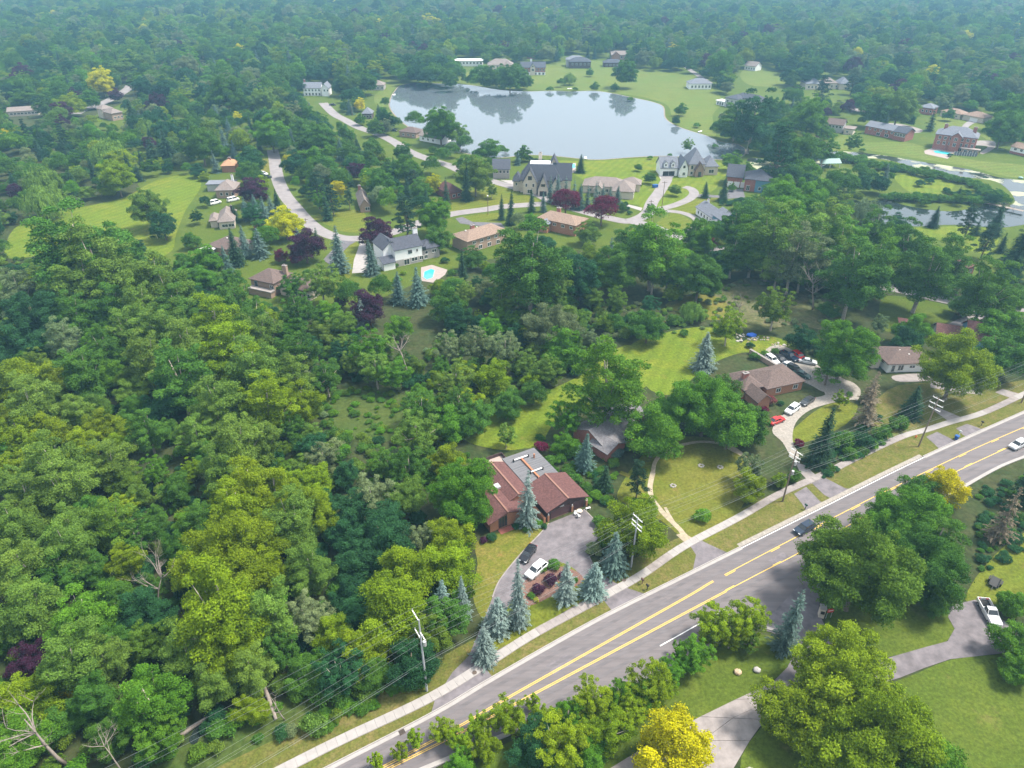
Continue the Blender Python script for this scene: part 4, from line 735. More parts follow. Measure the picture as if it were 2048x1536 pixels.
def spole(bx,by,ty,label,lamp=False,m='pole'):
    h = height_at(bx,by,ty); g = G(bx,by); t = empty('street_pole', g, 0, label, 'utility pole', 'poles in the neighbourhood streets')
    MB().tube([(0,0,0),(0,0,h)],[.16,.11],8).build('shaft', M[m], t)
    if lamp: MB().box(-.3,-.3,h+.01,.3,.3,h+.5).build('lamp', M['trim'], t)
    else: MB().box(-1.1,-.06,h-.7,1.1,.06,h-.55).build('crossarm', M['pole'], t)
spole(976,430,393,'tall lone street pole with white lamp box on the corner lawn',True); spole(1301,418,400,'short wooden pole with crossarm at the loop junction'); spole(1323,421,362,'tall wooden pole rising in front of the ring drive')
spole(612,447,436,'stubby pole at the street bend near the yellow tree'); spole(705,232,212,'thin pole beside the lakeside street'); spole(782,262,234,'thin lamp pole beside the grey lakeside ranch'); 

# ------------------------------------------------------------------ cars
def lathe(stations):     # stations: x, half width, z bottom, z shoulder, z top, top half width
    b = MB(); 
    for (x,hw,zb,zs,zt,tw) in stations:
        b.v += [(x,-hw*.96,zb),(x,-hw,(zb+zs)/2),(x,-hw*.97,zs),(x,-tw,zt),(x,tw,zt),(x,hw*.97,zs),(x,hw,(zb+zs)/2),(x,hw*.96,zb)]
    n = len(stations)
    for i in range(n-1):
        for j in range(8):
            q = (j+1) % 8; b.f.append((i*8+j,(i+1)*8+j,(i+1)*8+q,i*8+q))
    b.f.append(tuple(range(8))); b.f.append(tuple((n-1)*8+j for j in range(7,-1,-1))); return b
PAINT = {}
def car(kind, px, py, ang, col, label, group=None, metal=0.0, cat=None, name=None):
    if col not in PAINT: PAINT[col] = car_paint('car_paint', col, metal)
    pm = PAINT[col]; g = G(px,py,.75); g.z = .09
    t = empty(name or {'sedan':'car','suv':'car','pickup':'pickup_truck','van':'van'}[kind], g, ang, label, cat or {'sedan':'car','suv':'car','pickup':'pickup truck','van':'van'}[kind], group)
    L, Wd, Hh = {'sedan':(4.8,1.86,1.45),'suv':(4.85,1.95,1.75),'pickup':(5.8,2.05,1.9),'van':(5.4,2.0,2.0)}[kind]
    l = L/2; hw = Wd/2; zs = {'sedan':.92,'suv':1.05,'pickup':1.1,'van':1.1}[kind]; zb = .28
    if kind == 'pickup':
        st = [(l,hw*.8,.4,zs*.78,zs*.86,hw*.7),(l-.12,hw*.96,zb,zs*.88,zs*.97,hw*.85),(l-1.3,hw,zb,zs*.95,zs*1.04,hw*.92),(l-1.75,hw,zb,zs,zs*1.05,hw*.92),(-.55,hw,zb,zs,zs*1.05,hw*.92)]
        lathe(st).build('body', pm, t)
        b = MB(); b.box(-l+.05,-hw,.45,-.56,hw,.62); b.box(-l+.05,-hw,.62,-.56,-hw+.09,zs+.08); b.box(-l+.05,hw-.09,.62,-.56,hw,zs+.08); b.box(-l+.05,-hw+.09,.62,-l+.13,hw-.09,zs+.08); b.box(-.65,-hw+.09,.62,-.56,hw-.09,zs+.08); b.build('truck_bed', pm, t)
        MB().box(-l+.14,-hw+.1,.621,-.66,hw-.1,.65).build('bed_liner', M['rubber'], t); cab = (l-1.75,l-2.35,-.25,-.5)
    else:
        if kind == 'sedan': st = [(l,hw*.72,.42,.62,.68,hw*.6),(l-.15,hw*.92,zb,.72,.78,hw*.78),(l-.9,hw,zb,.84,.92,hw*.86),(l-1.35,hw,zb,.9,.97,hw*.88),(0,hw,zb,zs,zs+.04,hw*.9),(-l+1.1,hw,zb,zs,zs+.05,hw*.88),(-l+.25,hw*.95,zb,zs-.02,zs+.02,hw*.82),(-l,hw*.8,.45,.8,.86,hw*.68)]
        else: st = [(l,hw*.76,.45,.72,.8,hw*.64),(l-.15,hw*.94,zb,.85,.93,hw*.8),(l-.95,hw,zb,.98,1.06,hw*.88),(l-1.25,hw,zb,zs,zs+.06,hw*.9),(0,hw,zb,zs+.02,zs+.07,hw*.92),(-l+.35,hw*.98,zb,zs+.02,zs+.08,hw*.9),(-l,hw*.88,.42,zs-.05,zs,hw*.8)]
        lathe(st).build('body', pm, t)
        cab = {'sedan':(l-1.3,l-2.05,-l+1.45,-l+.62),'suv':(l-1.2,l-1.85,-l+.6,-l+.12),'van':(l-.9,l-1.6,-l+.35,-l+.08)}[kind]
    # glasshouse: windscreen base x, roof front, roof rear, rear base
    xa,xb,xc,xd = cab; z0 = zs+.03; z1 = Hh-.06; bw, tw = hw*.9, hw*.72
    V = [(xa,-bw,z0),(xa,bw,z0),(xb,-tw,z1),(xb,tw,z1),(xc,-tw,z1),(xc,tw,z1),(xd,-bw*.97,z0),(xd,bw*.97,z0)]
    def quad(nm, q, m, inset=0.0):
        b = MB(); c = sum((Vector(v) for v in q), Vector())/len(q); qq = [Vector(v)+(c-Vector(v))*inset for v in q]; nn = (qq[1]-qq[0]).cross(qq[2]-qq[0]).normalized()
        if nn.dot(c-Vector(((xa+xd)/2,0,(z0+z1)/2))) < 0: nn = -nn
        b.add([v+nn*.012 for v in qq]+[v-nn*.01 for v in qq], [(0,1,2,3),(7,6,5,4)]+[(i,(i+1) % 4,4+(i+1) % 4,4+i) for i in range(4)]); return b.build(nm, m, t)
    b = MB(); b.add(V, [(0,2,3,1),(4,6,7,5),(0,6,4,2),(1,3,5,7),(2,4,5,3)]); b.build('cabin', pm, t)
    quad('windscreen', [V[0],V[1],V[3],V[2]], M['glass'], .08); quad('rear_window', [V[6],V[7],V[5],V[4]], M['glass'], .12)
    for s in (0,1):
        a, d, e, f = Vector(V[0+s]), Vector(V[2+s]), Vector(V[4+s]), Vector(V[6+s]); m0, m1 = a.lerp(f,.5), d.lerp(e,.5)
        quad('side_window', [a,m0,m1,d], M['glass'], .12); quad('side_window', [m0,f,e,m1], M['glass'], .12)
    b = MB(); b.box(xc+.02,-tw*.97,z1+.002,xb-.02,tw*.97,z1+.055); b.build('roof', pm, t)
    for sx in (1,-1):
        wx = sx*(l-.92 if sx > 0 else l-.95)
        for sy in (1,-1):
            y0 = sy*(hw-.2); b = MB(); b.tube([(0,-.11,0),(0,.11,0)], .34, 14); wo = b.build('wheel', M['rubber'], t); wo.location = (wx, sy*(hw-.08), .34)
            b = MB(); b.tube([(0,0,0),(0,sy*.02,0)], .21, 10); ro = b.build('rim', M['rim'], wo); ro.location = (0, sy*.115, 0)
        for sy in (1,-1):
            b = MB(); yy = sy*hw*.66; xx = sx*(l-.1); zc = {'sedan':.66,'suv':.78,'pickup':.85,'van':.8}[kind]+(.1 if sx < 0 else 0)
            b.box(xx-.14,yy-.2,zc-.08,xx+.14,yy+.2,zc+.08) if kind != 'sedan' else b.box(xx-.16,yy-.2,zc-.07,xx+.13,yy+.2,zc+.06)
            b.build('headlight' if sx > 0 else 'tail_light', M['headlamp'] if sx > 0 else M['tail'], t)
    return t
def heading(x0,y0,x1,y1): a, c = G(x0,y0), G(x1,y1); return math.atan2(c.y-a.y, c.x-a.x)
BLK,WHT,NVY,GRY,SLV,RED,MAR,GRN = (.008,.009,.014),(.78,.79,.80),(.010,.022,.045),(.035,.038,.042),(.5,.52,.54),(.5,.015,.015),(.16,.015,.03),(.015,.06,.045)
cg = 'cars on the near house drive'
car('sedan',1056,1106,heading(1066,1090,1044,1122),BLK,'glossy black sedan parked on the edge of the near house drive',cg)
car('suv',1073,1139,heading(1086,1128,1060,1150),WHT,'white car parked on the near house drive beside the planting island',cg)
car('suv',1609,1056,heading(1640,1042,1580,1075),NVY,'dark blue car driving along the open road','cars driving on the main road')
car('suv',2036,889,heading(2060,877,2010,902),SLV,'silver car on the main road at the picture edge','cars driving on the main road')
cg = 'cars in the gravel drive of the brown-roofed ranch'
car('suv',1585,818,heading(1597,810,1572,828),WHT,'white car halfway along the curved gravel drive',cg); car('sedan',1615,801,heading(1628,793,1602,810),GRY,'dark grey sedan at the head of the curved gravel drive',cg); car('sedan',1553,840,heading(1545,842,1563,835),RED,'bright red car at the hedge end of the gravel drive',cg)
cg = 'cars packed in the yard behind the brown-roofed ranch'
def yd(x0,y0,x1,y1): return heading(x0,y0,x1,y1)
car('suv',1544,719,yd(1533,711,1556,727),WHT,'white estate car by the low wall of the crowded yard',cg); car('sedan',1561,718,yd(1551,712,1570,724),BLK,'black sedan between the white estate and the dark pickup in the yard',cg)
car('pickup',1578,712,yd(1562,703,1592,720),NVY,'dark navy pickup with covered bed in the crowded yard',cg); car('suv',1597,712,yd(1583,703,1607,720),RED,'red car at the hedge behind the navy pickup',cg)
car('sedan',1572,730,yd(1588,725,1558,735),WHT,'white sedan parked across the yard behind the house roof',cg); car('suv',1588,737,yd(1576,732,1600,743),BLK,'black car with a silver roof rack next to the white sedan',cg); car('sedan',1604,748,yd(1592,744,1616,753),GRN,'dark green car at the ranch corner of the yard',cg)
car('sedan',1616,722,yd(1606,720,1628,724),SLV,'wrecked silver car under the trees at the yard end',cg)
t = car('pickup',1979,1224,heading(1998,1258,1966,1200)+math.pi,WHT,'white pickup truck with open bed on the asphalt spur','')
cg = 'cars around the castle-like house'
car('sedan',1043,377,heading(1055,381,1030,371),NVY,'dark blue car parked on the street in front of the castle-like house',cg); car('suv',1059,366,heading(1070,368,1048,364),MAR,'maroon car on the castle-like house forecourt',cg); car('suv',1077,370,heading(1088,373,1066,367),NVY,'navy car beside the maroon car on the forecourt',cg)
cg = 'vehicles behind the grey-brown hip-roofed house'
car('van',430,405,heading(420,407,440,402),WHT,'white van nearer the willow field',cg); car('van',466,399,heading(455,401,477,396),WHT,'white van nearer the spruces',cg)
cg = 'cars parked along the neighbourhood street'
car('suv',527,347,heading(516,345,538,349),WHT,'white car beside the yellow street lawn',cg); car('sedan',534,353,heading(525,353,543,352),GRY,'grey car behind the white car at the street lawn',cg); car('sedan',665,209,heading(655,209,675,209),BLK,'black car on a drive near the far street end',cg); car('sedan',787,260,heading(777,259,797,261),BLK,'dark car on the drive of the brown lakeside ranch',cg); car('sedan',1939,235,heading(1930,233,1948,237),MAR,'maroon car on the drive of the cream ranch',cg)

# ------------------------------------------------------------------ street furniture and yard things
def mailbox(px,py,label,m='dark',pc='dark'):
    t = empty('mailbox', G(px,py), RD, label, 'mailbox', 'mailboxes by the road'); MB().box(-.06,-.06,0,.06,.06,1.1).build('post', M[pc], t)
    b = MB(); b.box(-.16,-.3,1.102,.16,.3,1.3); b.tube([(0,-.3,1.3),(0,.3,1.3)], .16, 10); b.build('box', M[m], t)
mailbox(1610,1019,'dark green mailbox between verge and road near the brown pole','green_p'); mailbox(1962,852,'dark mailbox on the dry verge past the blue bin'); mailbox(1918,871,'pale mailbox standing over the blue bin','steel','trim'); mailbox(1294,1180,'black mailbox on the verge beside the east drive'); mailbox(1284,1168,'small brown marker post on the verge next to the black mailbox','brown','brown'); mailbox(930,1237,'white mailbox among the spruces of the west drive','plastic','trim')
t = empty('wheelie_bin', G(1912,879), RD, 'blue wheelie bin at the road edge', 'bin')
b = MB(); b.add([(-.3,-.3,.1),(.3,-.3,.1),(.3,.3,.1),(-.3,.3,.1),(-.38,-.38,1.05),(.38,-.38,1.05),(.38,.38,1.05),(-.38,.38,1.05)], [(3,2,1,0),(4,5,6,7),(0,1,5,4),(1,2,6,5),(2,3,7,6),(3,0,4,7)]); b.build('bin_body', M['blue'], t)
MB().box(-.42,-.42,1.052,.42,.45,1.15).build('lid', M['blue'], t)
for s_ in (-1,1): MB().tube([(s_*.3,.36,.12),(s_*.36,.36,.12)], .12, 8).build('wheel', M['rubber'], t)
t = empty('fire_hydrant', G(1831,876), 0, 'orange-red hydrant on the grass left of the leaning pole', 'hydrant')
MB().tube([(0,0,0),(0,0,.7),(0,0,.85)], [.17,.15,.05], 10).build('barrel', M['orange'], t); MB().tube([(-.28,0,.5),(.28,0,.5)], .09, 8).build('nozzle', M['orange'], t)
t = empty('dumpster', G(1310,375), .4, 'blue bin trailer beside the manor house drive', 'dumpster'); MB().box(-1.2,-.8,.15,1.2,.8,1.3).build('bin_body', M['blue'], t); MB().box(-1.25,-.85,1.302,1.25,.85,1.4).build('lid', M['blue'], t)
for (x_,y_,lb) in ((949,1345,'round iron manhole cover in the new sidewalk at the west drive'),(1248,1160,'round iron manhole cover in the sidewalk near the wooden pole')):
    t = empty('manhole_cover', G(x_,y_,.18)+Vector((0,0,.0)), 0, lb, 'manhole cover', 'iron covers in the sidewalk'); MB().tube([(0,0,0),(0,0,.012)], .38, 20).build('lid', M['iron'], t)
t = empty('drain_grate', G(804,1465)+Vector((0,0,.13)), RD, 'square dark drain grate in the gutter', 'drain grate')
MB().box(-.45,-.4,0,.45,.4,.02).build('frame', M['iron'], t)
for k_ in range(6): MB().box(-.4+k_*.15,-.35,.022,-.34+k_*.15,.35,.05).build('bar', M['dark'], t)
t = empty('gate_pillar', G(1641,1232), R_(-15), 'pale stone gate pillar with dark mailbox at the side street', 'gate pillar')
MB().box(-.45,-.5,0,.45,.5,2.2).build('pillar', M['cream'], t); MB().box(-.55,-.6,2.202,.55,.6,2.4).build('cap', M['concrete'], t); MB().box(-.3,-.72,1.2,.3,-.503,1.7).build('box', M['dark'], t)
t = empty('yard_sign', G(1656,1236), R_(10), 'red board sign on two thin posts beside the gate pillar', 'sign')
for s_ in (-.45,.45): MB().box(s_-.03,-.03,0,s_+.03,.03,2.2).build('post', M['steel'], t)
MB().box(-.6,-.08,1.5,.6,-.033,2.4).build('board', M['red'], t); MB().box(-.45,-.095,1.9,.45,-.083,2.05).build('stripe', M['plastic'], t)
for x_,y_,r_,m_,lb in ((1475,1346,.55,'rock_o','sandy boulder on the grass under the roadside saplings'),(1513,1342,.55,'rock','grey boulder on the grass next to the sandy boulder'),(1499,1545,.6,'rock','grey boulder at the foot of the concrete driveway')):
    b = MB(); b.blob((0,0,r_*.5),(r_*1.1,r_,r_*.7),int(x_),.15,3); o = b.build('boulder', M[m_], None, True); o.location = G(x_,y_); tag(o, lb, 'boulder', 'boulders on the south grass')
def chair(px,py,rz,lb):
    t = empty('patio_chair', G(px,py)+Vector((0,0,.06)), rz, lb, 'chair', 'white patio chairs by the garage')
    MB().box(-.28,-.28,.4,.28,.28,.46).build('seat', M['plastic'], t); MB().box(-.28,.2,.462,.28,.27,.95).build('backrest', M['plastic'], t)
    for a in (-1,1):
        for c in (-1,1): MB().box(a*.24-.03,c*.24-.03,0,a*.24+.03,c*.24+.03,.398).build('leg', M['plastic'], t)
        MB().box(a*.28-.03,-.26,.64,a*.28+.03,.19,.68).build('armrest', M['plastic'], t)
chair(1151,1030,R_(20),'white plastic chair against the garage door'); chair(1157,1035,R_(120),'white plastic chair pulled out in front of the round table')
t = empty('patio_table', G(1159,1027)+Vector((0,0,.06)), 0, 'round pale patio table beside two white chairs', 'table'); MB().tube([(0,0,.70),(0,0,.74)], .6, 18).build('tabletop', M['cream'], t); MB().tube([(0,0,0),(0,0,.698)], .06, 8).build('leg', M['dark'], t)
t = empty('garden_bench', G(1176,1019)+Vector((0,0,.03)), R_(20), 'white bench lying beside the garage corner', 'bench'); MB().box(-.5,-.18,.4,.5,.18,.46).build('seat', M['plastic'], t)
for s_ in (-.4,.4): MB().box(s_-.05,-.18,0,s_+.05,.18,.398).build('leg', M['plastic'], t)
for x_,y_,lb in ((1402,932,'pale well ring at the north side of the circle lawn'),(1440,935,'small pale stump on the circle lawn beside the well ring'),(1346,972,'low white stone on the dry half of the circle lawn')):
    t = empty('stone_ring', G(x_,y_), 0, lb, 'stone ring', 'pale stones on the circle lawn')
    for k_ in range(7): 
        b = MB(); a_ = k_*.9; b.blob((math.cos(a_)*.5,math.sin(a_)*.5,.12),(.28,.22,.18),k_,.2,1); b.build('stone', M['concrete'], t)
b = MB(); b.blob((0,0,.35),(1.5,1.1,.5),5,.12,3); o = b.build('tarp', M['tarp'], None, True); o.location = G(1503,672); tag(o, 'crumpled bright blue tarp on the stone heap', 'tarp')
for x_,y_,n_,lb in ((1488,673,16,'heap of pale stones to one side of the blue tarp'),(1522,679,18,'long row of stones beyond the blue tarp'),(1492,682,12,'heap of whitish rubble below the blue tarp'),(1560,690,12,'scattered stones at the yard hedge')):
    t = empty('stone_pile', G(x_,y_), 0, lb, 'stone pile', 'stone heaps in the back field')
    for k_ in range(n_):
        b = MB(); b.blob((rnd.uniform(-2.6,2.6),rnd.uniform(-1.2,1.2),.15),(rnd.uniform(.2,.5),rnd.uniform(.2,.45),.25),k_,.25,1); b.build('stone', M['rock'] if k_ % 3 else M['rock_o'], t)
t = empty('yard_wall', G(1525,722), heading(1510,714,1540,732), 'low brown retaining wall at the crowded car yard', 'wall'); MB().box(-5,-.3,0,5,.3,1.3).build('wall', M['brick_tan'], t); MB().box(-5.1,-.36,1.302,5.1,.36,1.4).build('coping', M['concrete_old'], t)
# trailer and implement behind the pickup
t = empty('trailer', G(1988,1168), heading(1975,1190,1995,1150), 'black utility trailer frame standing on the grass behind the pickup', 'trailer')
MB().box(-1.4,-.8,.5,1.4,.8,.62).build('deck', M['dark'], t); MB().box(-2.6,-.06,.5,-1.402,.06,.6).build('drawbar', M['dark'], t)
for s_ in (-1,1):
    wo = MB().tube([(0,-.1,0),(0,.1,0)], .42, 14).build('wheel', M['rubber'], t); wo.location = (.2,s_*.98,.42); MB().box(-1.35,s_*.72-.04,.622,1.35,s_*.72+.04,1.0).build('side_rail', M['dark'], t); MB().box(-.4,s_*.98-.14,.87,.8,s_*.98+.14,.93).build('mudguard', M['dark'], t)
# swing set in the willow field
t = empty('swing_set', G(323,475), .5, 'small white swing frame on the willow field', 'swing set')
for s_ in (-1,1):
    for q_ in (-1,1): MB().tube([(s_*1.5,q_*.8,0),(s_*1.5,0,2.4)], .06, 6).build('leg', M['trim'], t)
    MB().tube([(s_*.6-.2,0,2.38),(s_*.6-.2,0,.6)], .02, 4).build('chain', M['steel'], t); MB().box(s_*.6-.45,-.15,.55,s_*.6+.05,.15,.6).build('seat', M['dark'], t)
MB().tube([(-1.7,0,2.46),(1.7,0,2.46)], .07, 8).build('top_bar', M['trim'], t)
# footbridge over the pond outlet
a, c = G(1966,409), G(2046,427); t = empty('footbridge', a, math.atan2(c.y-a.y,c.x-a.x), 'long wooden footbridge over the pond outlet', 'bridge'); Lb = (c-a).length
for k_ in range(int(Lb/.8)): MB().box(k_*.8,-1.1,1.0,k_*.8+.74,1.1,1.1).build('plank', M['deadwood'], t)
for s_ in (-1,1):
    MB().box(0,s_*1.15-.05,1.95,Lb,s_*1.15+.05,2.05).build('rail', M['deadwood'], t)
    for k_ in range(int(Lb/3)): MB().box(k_*3,s_*1.15-.07,0,k_*3+.14,s_*1.15+.07,1.948).build('post', M['deadwood'], t)
t = empty('court_fence', G(1930,312), heading(1908,311,1952,314), 'pale blue-grey panel fence round the mansion court', 'fence')
for k_ in range(9): MB().box(-5.5+k_*1.25,-.04,.1,-4.4+k_*1.25,.04,2.0).build('panel', M['r_steel'], t); MB().box(-5.62+k_*1.25,-.08,0,-5.5+k_*1.25,.08,2.2).build('post', M['trim'], t)
def boat(px,py,rz,lb):
    t = empty('rowing_boat', G(px,py)+Vector((0,0,.1)), rz, lb, 'boat', 'small boats and rafts on the lake edge')
    lathe([(2,.08,.2,.45,.5,.05),(1.2,.6,.02,.45,.5,.52),(-1.2,.7,.0,.42,.46,.6),(-1.9,.55,.1,.42,.46,.45)]).build('hull', M['plastic'], t); MB().box(-.4,-.6,.5,0,.6,.56).build('bench', M['deadwood'], t)
boat(1139,178,.3,'small white boat moored on the north lake shore'); boat(788,190,1.2,'small white boat at the west lake shore'); boat(1400,264,.8,'white raft at the lake outlet'); boat(1171,317,1.5,'white boat drawn up on the south lake lawn')
o = MB().blob((0,0,.4),(1.1,1.1,.6),3,.05,3).build('garden_dome', M['r_teal'], None, True); o.location = G(2041,357); tag(o, 'turquoise dome-shaped cover on the canal lawn', 'cover')

# ------------------------------------------------------------------ trees: crown and trunk builders
def unit(n): v = nr.normal(size=(n,3)); return v/np.linalg.norm(v,axis=1,keepdims=True)
def leaf_mesh(name, Cn, N, size, asp, lv, m, U=None):
    n = len(Cn); N = N/np.maximum(1e-6, np.linalg.norm(N,axis=1,keepdims=True))
    if U is None: U = np.cross(N, unit(n))
    else: U = U-N*np.sum(U*N,axis=1,keepdims=True)
    U /= np.maximum(1e-6, np.linalg.norm(U,axis=1,keepdims=True)); V = np.cross(N,U)
    s = size.reshape(-1,1); a = asp
    vs = np.stack([Cn-U*s, Cn-V*s*a+U*s*.1, Cn+U*s, Cn+V*s*a+U*s*.1], 1).reshape(-1,3)
    me = bpy.data.meshes.new(name); me.vertices.add(4*n); me.loops.add(4*n); me.polygons.add(n)
    me.vertices.foreach_set('co', vs.astype(np.float32).ravel()); me.loops.foreach_set('vertex_index', np.arange(4*n, dtype=np.int32))
    me.polygons.foreach_set('loop_start', np.arange(0,4*n,4,dtype=np.int32)); me.polygons.foreach_set('loop_total', np.full(n,4,np.int32))
    at = me.attributes.new('lv','FLOAT','FACE'); at.data.foreach_set('value', np.clip(lv,0,1).astype(np.float32))
    me.materials.append(m); me.update(calc_edges=True); return me
def clusters_to_leaves(cl, per, thick=.25, flat=.8, size=.24, upb=.35, stray=.10):
    P, N, LV = [], [], []
    ctr = np.array([c[0] for c in cl]); rad = np.array([c[1] for c in cl])
    for i, (c, r) in enumerate(cl):
        n = int(per*(r/2.0)**2); d = unit(n); d[:,2] = np.where(d[:,2] < -.25, -d[:,2], d[:,2])
        k = 1+nr.normal(0,thick*.5,n); k = np.where(nr.rand(n) < stray, k+nr.rand(n)*.5, k)
        # bumpy sub-sprays
        f = unit(9); bump = np.max(d @ f.T, axis=1); k *= .66+.42*bump**5
        p = np.array(c)+d*r*k[:,None]*np.array([1,1,flat])
        dist = np.linalg.norm((p[:,None,:]-ctr[None])/np.array([1,1,flat]),axis=2)/rad[None]; dist[:,i] = 9
        ok = (dist.min(1) > .78) | (nr.rand(n) < .08)
        p, d, k = p[ok], d[ok], k[ok]; P.append(p); N.append(d*.55+unit(len(p))*.75+np.array([0,0,upb]))
        LV.append(np.clip(.5+nr.normal(0,.17,len(p))+nr.normal(0,.13),0,1))
    return np.vstack(P), np.vstack(N), np.concatenate(LV)
def crown_round(seed, R=6., H=14., base=.26, ncl=30, rc=(1.4,2.5), per=520, size=.25, tall=False):
    nr.seed(seed); cz = H*(base+1)/2; hz = H*(1-base)/2; cl = []
    lob = unit(6); ls = nr.uniform(.70,1.16,6)
    for i in range(ncl):
        d = unit(1)[0]; d[2] = abs(d[2])*1.0-.45*nr.rand(); d /= np.linalg.norm(d)
        r = nr.uniform(*rc); k = np.dot(lob,d).argmax(); f = nr.uniform(.72,1.0)*ls[k]
        if tall: r *= .92
        c = np.array([d[0]*(R-r)*f*1.02, d[1]*(R-r)*f*1.02, cz+d[2]*(hz-r*.75)*f]); cl.append((c, r))
    cl.append((np.array([0,0,cz]), R*.45))
    return clusters_to_leaves(cl, per, size=size), cl
def crown_branchy(seed, R=6., H=14., base=.15, nb=9, rc=(1.1,2.0), per=700, size=.19):
    nr.seed(seed); cl = []; rm = (rc[0]+rc[1])/2
    for i in range(nb):
        a = 2*math.pi*(i+nr.rand()*.8)/nb; f = .06 if i == 0 else nr.uniform(.3,.86); ca, sa = math.cos(a), math.sin(a)
        e = np.array([ca*(R-rm*.6)*f, sa*(R-rm*.6)*f, H*nr.uniform(.74,1.0)*(1-.30*f*f)-rc[0]*.8]); s = np.array([ca*R*f*.35, sa*R*f*.35, H*(base+.08)])
        n = nr.randint(4,8)
        for j in range(n):
            u = (j+1)/n; cl.append((s+(e-s)*u+nr.normal(0,.4*rm,3)*np.array([1,1,.7]), nr.uniform(*rc)*(1.15-.4*u)))
        for j in range(nr.randint(2,5)):
            u = nr.uniform(.05,.8); p = s+(e-s)*u; aa = a+nr.normal(0,.6); k = nr.uniform(.2,.5)*R
            p = p+np.array([math.cos(aa)*k, math.sin(aa)*k, nr.uniform(-.1,.5)*rm]); d = math.hypot(p[0],p[1])
            if d > R: p[:2] *= R/d
            cl.append((p, nr.uniform(*rc)*.85))
    return clusters_to_leaves(cl, per, size=size, thick=.32), cl
def limb_tree(cl, H, base, r0, seed, nl=9, name='trunk', m=None, lean=.0):
    rr = random.Random(seed); b = MB(); top = Vector((rr.uniform(-.6,.6),rr.uniform(-.6,.6),H*.72)); mid = Vector((rr.uniform(-.35,.35),rr.uniform(-.35,.35),H*.36))
    b.tube([(0,0,-.3),(0,0,.25),mid,top], [r0*1.5,r0,r0*.75,r0*.22], 8)
    for c, r in rr.sample(cl, min(nl, len(cl))):
        e = Vector(c); z0 = rr.uniform(.3,.6)*H*.72; z0 = min(z0, e.z*.8); s = mid.lerp(top,max(0,(z0-mid.z)/(top.z-mid.z))) if z0 > mid.z else Vector((0,0,0)).lerp(mid, z0/mid.z)
        k = s.lerp(e,.5)+Vector((0,0,-.1*(e-s).length)); b.tube([s,k,e], [r0*.42,r0*.28,r0*.08], 5)
    return b.mesh(name, m or M['bark'], True)
def crown_spruce(seed, R=2.8, H=12., dens=1.0, droop=.25, gap=0.0):
    nr.seed(seed); P, N, U, S, LV = [], [], [], [], []
    nl = int(24*dens)
    for k in range(nl):
        t = (k+nr.rand()*.5)/nl; z = H*(.05+.95*t); rl = R*(1-t)**.9*nr.uniform(.66,1.2)+.1; nb = int(7+9*(1-t))
        for j in range(nb):
            if nr.rand() < gap: continue
            a = 2*math.pi*(j+nr.rand()*.7)/nb+k*.7; L = rl*nr.uniform(.55,1.2); q = max(3, int(L/.17))
            u = np.linspace(.12,1,q); dirv = np.array([math.cos(a), math.sin(a)])
            zz = z-droop*L*u**1.3+.18*L*np.maximum(0,u-.7); rep = 3
            for w_ in range(rep):
                off = nr.normal(0,.1+.10*(1-u)[:,None]*L*.5,(q,3))*np.array([1,1,.6]); side = nr.uniform(-.22,.22,q)*L*(1.15-u)
                p = np.stack([dirv[0]*L*u-dirv[1]*side, dirv[1]*L*u+dirv[0]*side, zz],1)+off
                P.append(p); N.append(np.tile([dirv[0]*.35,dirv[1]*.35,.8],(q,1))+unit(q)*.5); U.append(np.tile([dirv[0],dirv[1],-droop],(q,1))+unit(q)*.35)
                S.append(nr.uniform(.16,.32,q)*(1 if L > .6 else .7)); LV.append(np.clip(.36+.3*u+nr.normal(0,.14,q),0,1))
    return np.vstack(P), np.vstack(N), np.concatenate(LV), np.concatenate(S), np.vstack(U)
def crown_pine(seed, R=3.6, H=13.):
    nr.seed(seed); cl = []
    for k in range(11):
        t = k/10; z = H*(.25+.73*t); rl = R*(1-t*.75)*nr.uniform(.7,1.1)
        for j in range(5 if t < .8 else 3):
            a = 2*math.pi*(j+nr.rand()*.6)/5+k; f = nr.uniform(.45,1); cl.append((np.array([math.cos(a)*rl*f,math.sin(a)*rl*f,z+nr.uniform(-.3,.3)]), nr.uniform(.55,1.0)))
    return clusters_to_leaves(cl, 900, flat=.5, size=.2, upb=.2, stray=.2), cl
def crown_willow(seed, R=6., H=11.):
    nr.seed(seed); P, N, U, S, LV = [], [], [], [], []
    for c in range(120):
        d = unit(1)[0]; d[2] = abs(d[2]); f = nr.uniform(.55,1); p0 = np.array([d[0]*R*.92*f,d[1]*R*.92*f,H*.42+d[2]*H*.5*f]); lv0 = nr.normal(.5,.12)
        for s in range(9):
            q = 13; o = p0+nr.normal(0,.45,3)*np.array([1,1,.4]); L = nr.uniform(.35,.8)*min(o[2]*.9, 5.5); u = np.linspace(0,1,q)
            dr = np.array([d[0],d[1]])*(.5*u*(1-u)*2+.35*u)[:,None]*1.0
            P.append(np.stack([o[0]+dr[:,0],o[1]+dr[:,1],o[2]-L*u],1)+nr.normal(0,.09,(q,3))); N.append(np.tile([d[0],d[1],.35],(q,1))+unit(q)*.6); U.append(np.tile([d[0]*.2,d[1]*.2,-1],(q,1))+unit(q)*.25)
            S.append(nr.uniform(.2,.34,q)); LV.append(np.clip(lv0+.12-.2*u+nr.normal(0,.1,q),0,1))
    return np.vstack(P), np.vstack(N), np.concatenate(LV), np.concatenate(S), np.vstack(U)
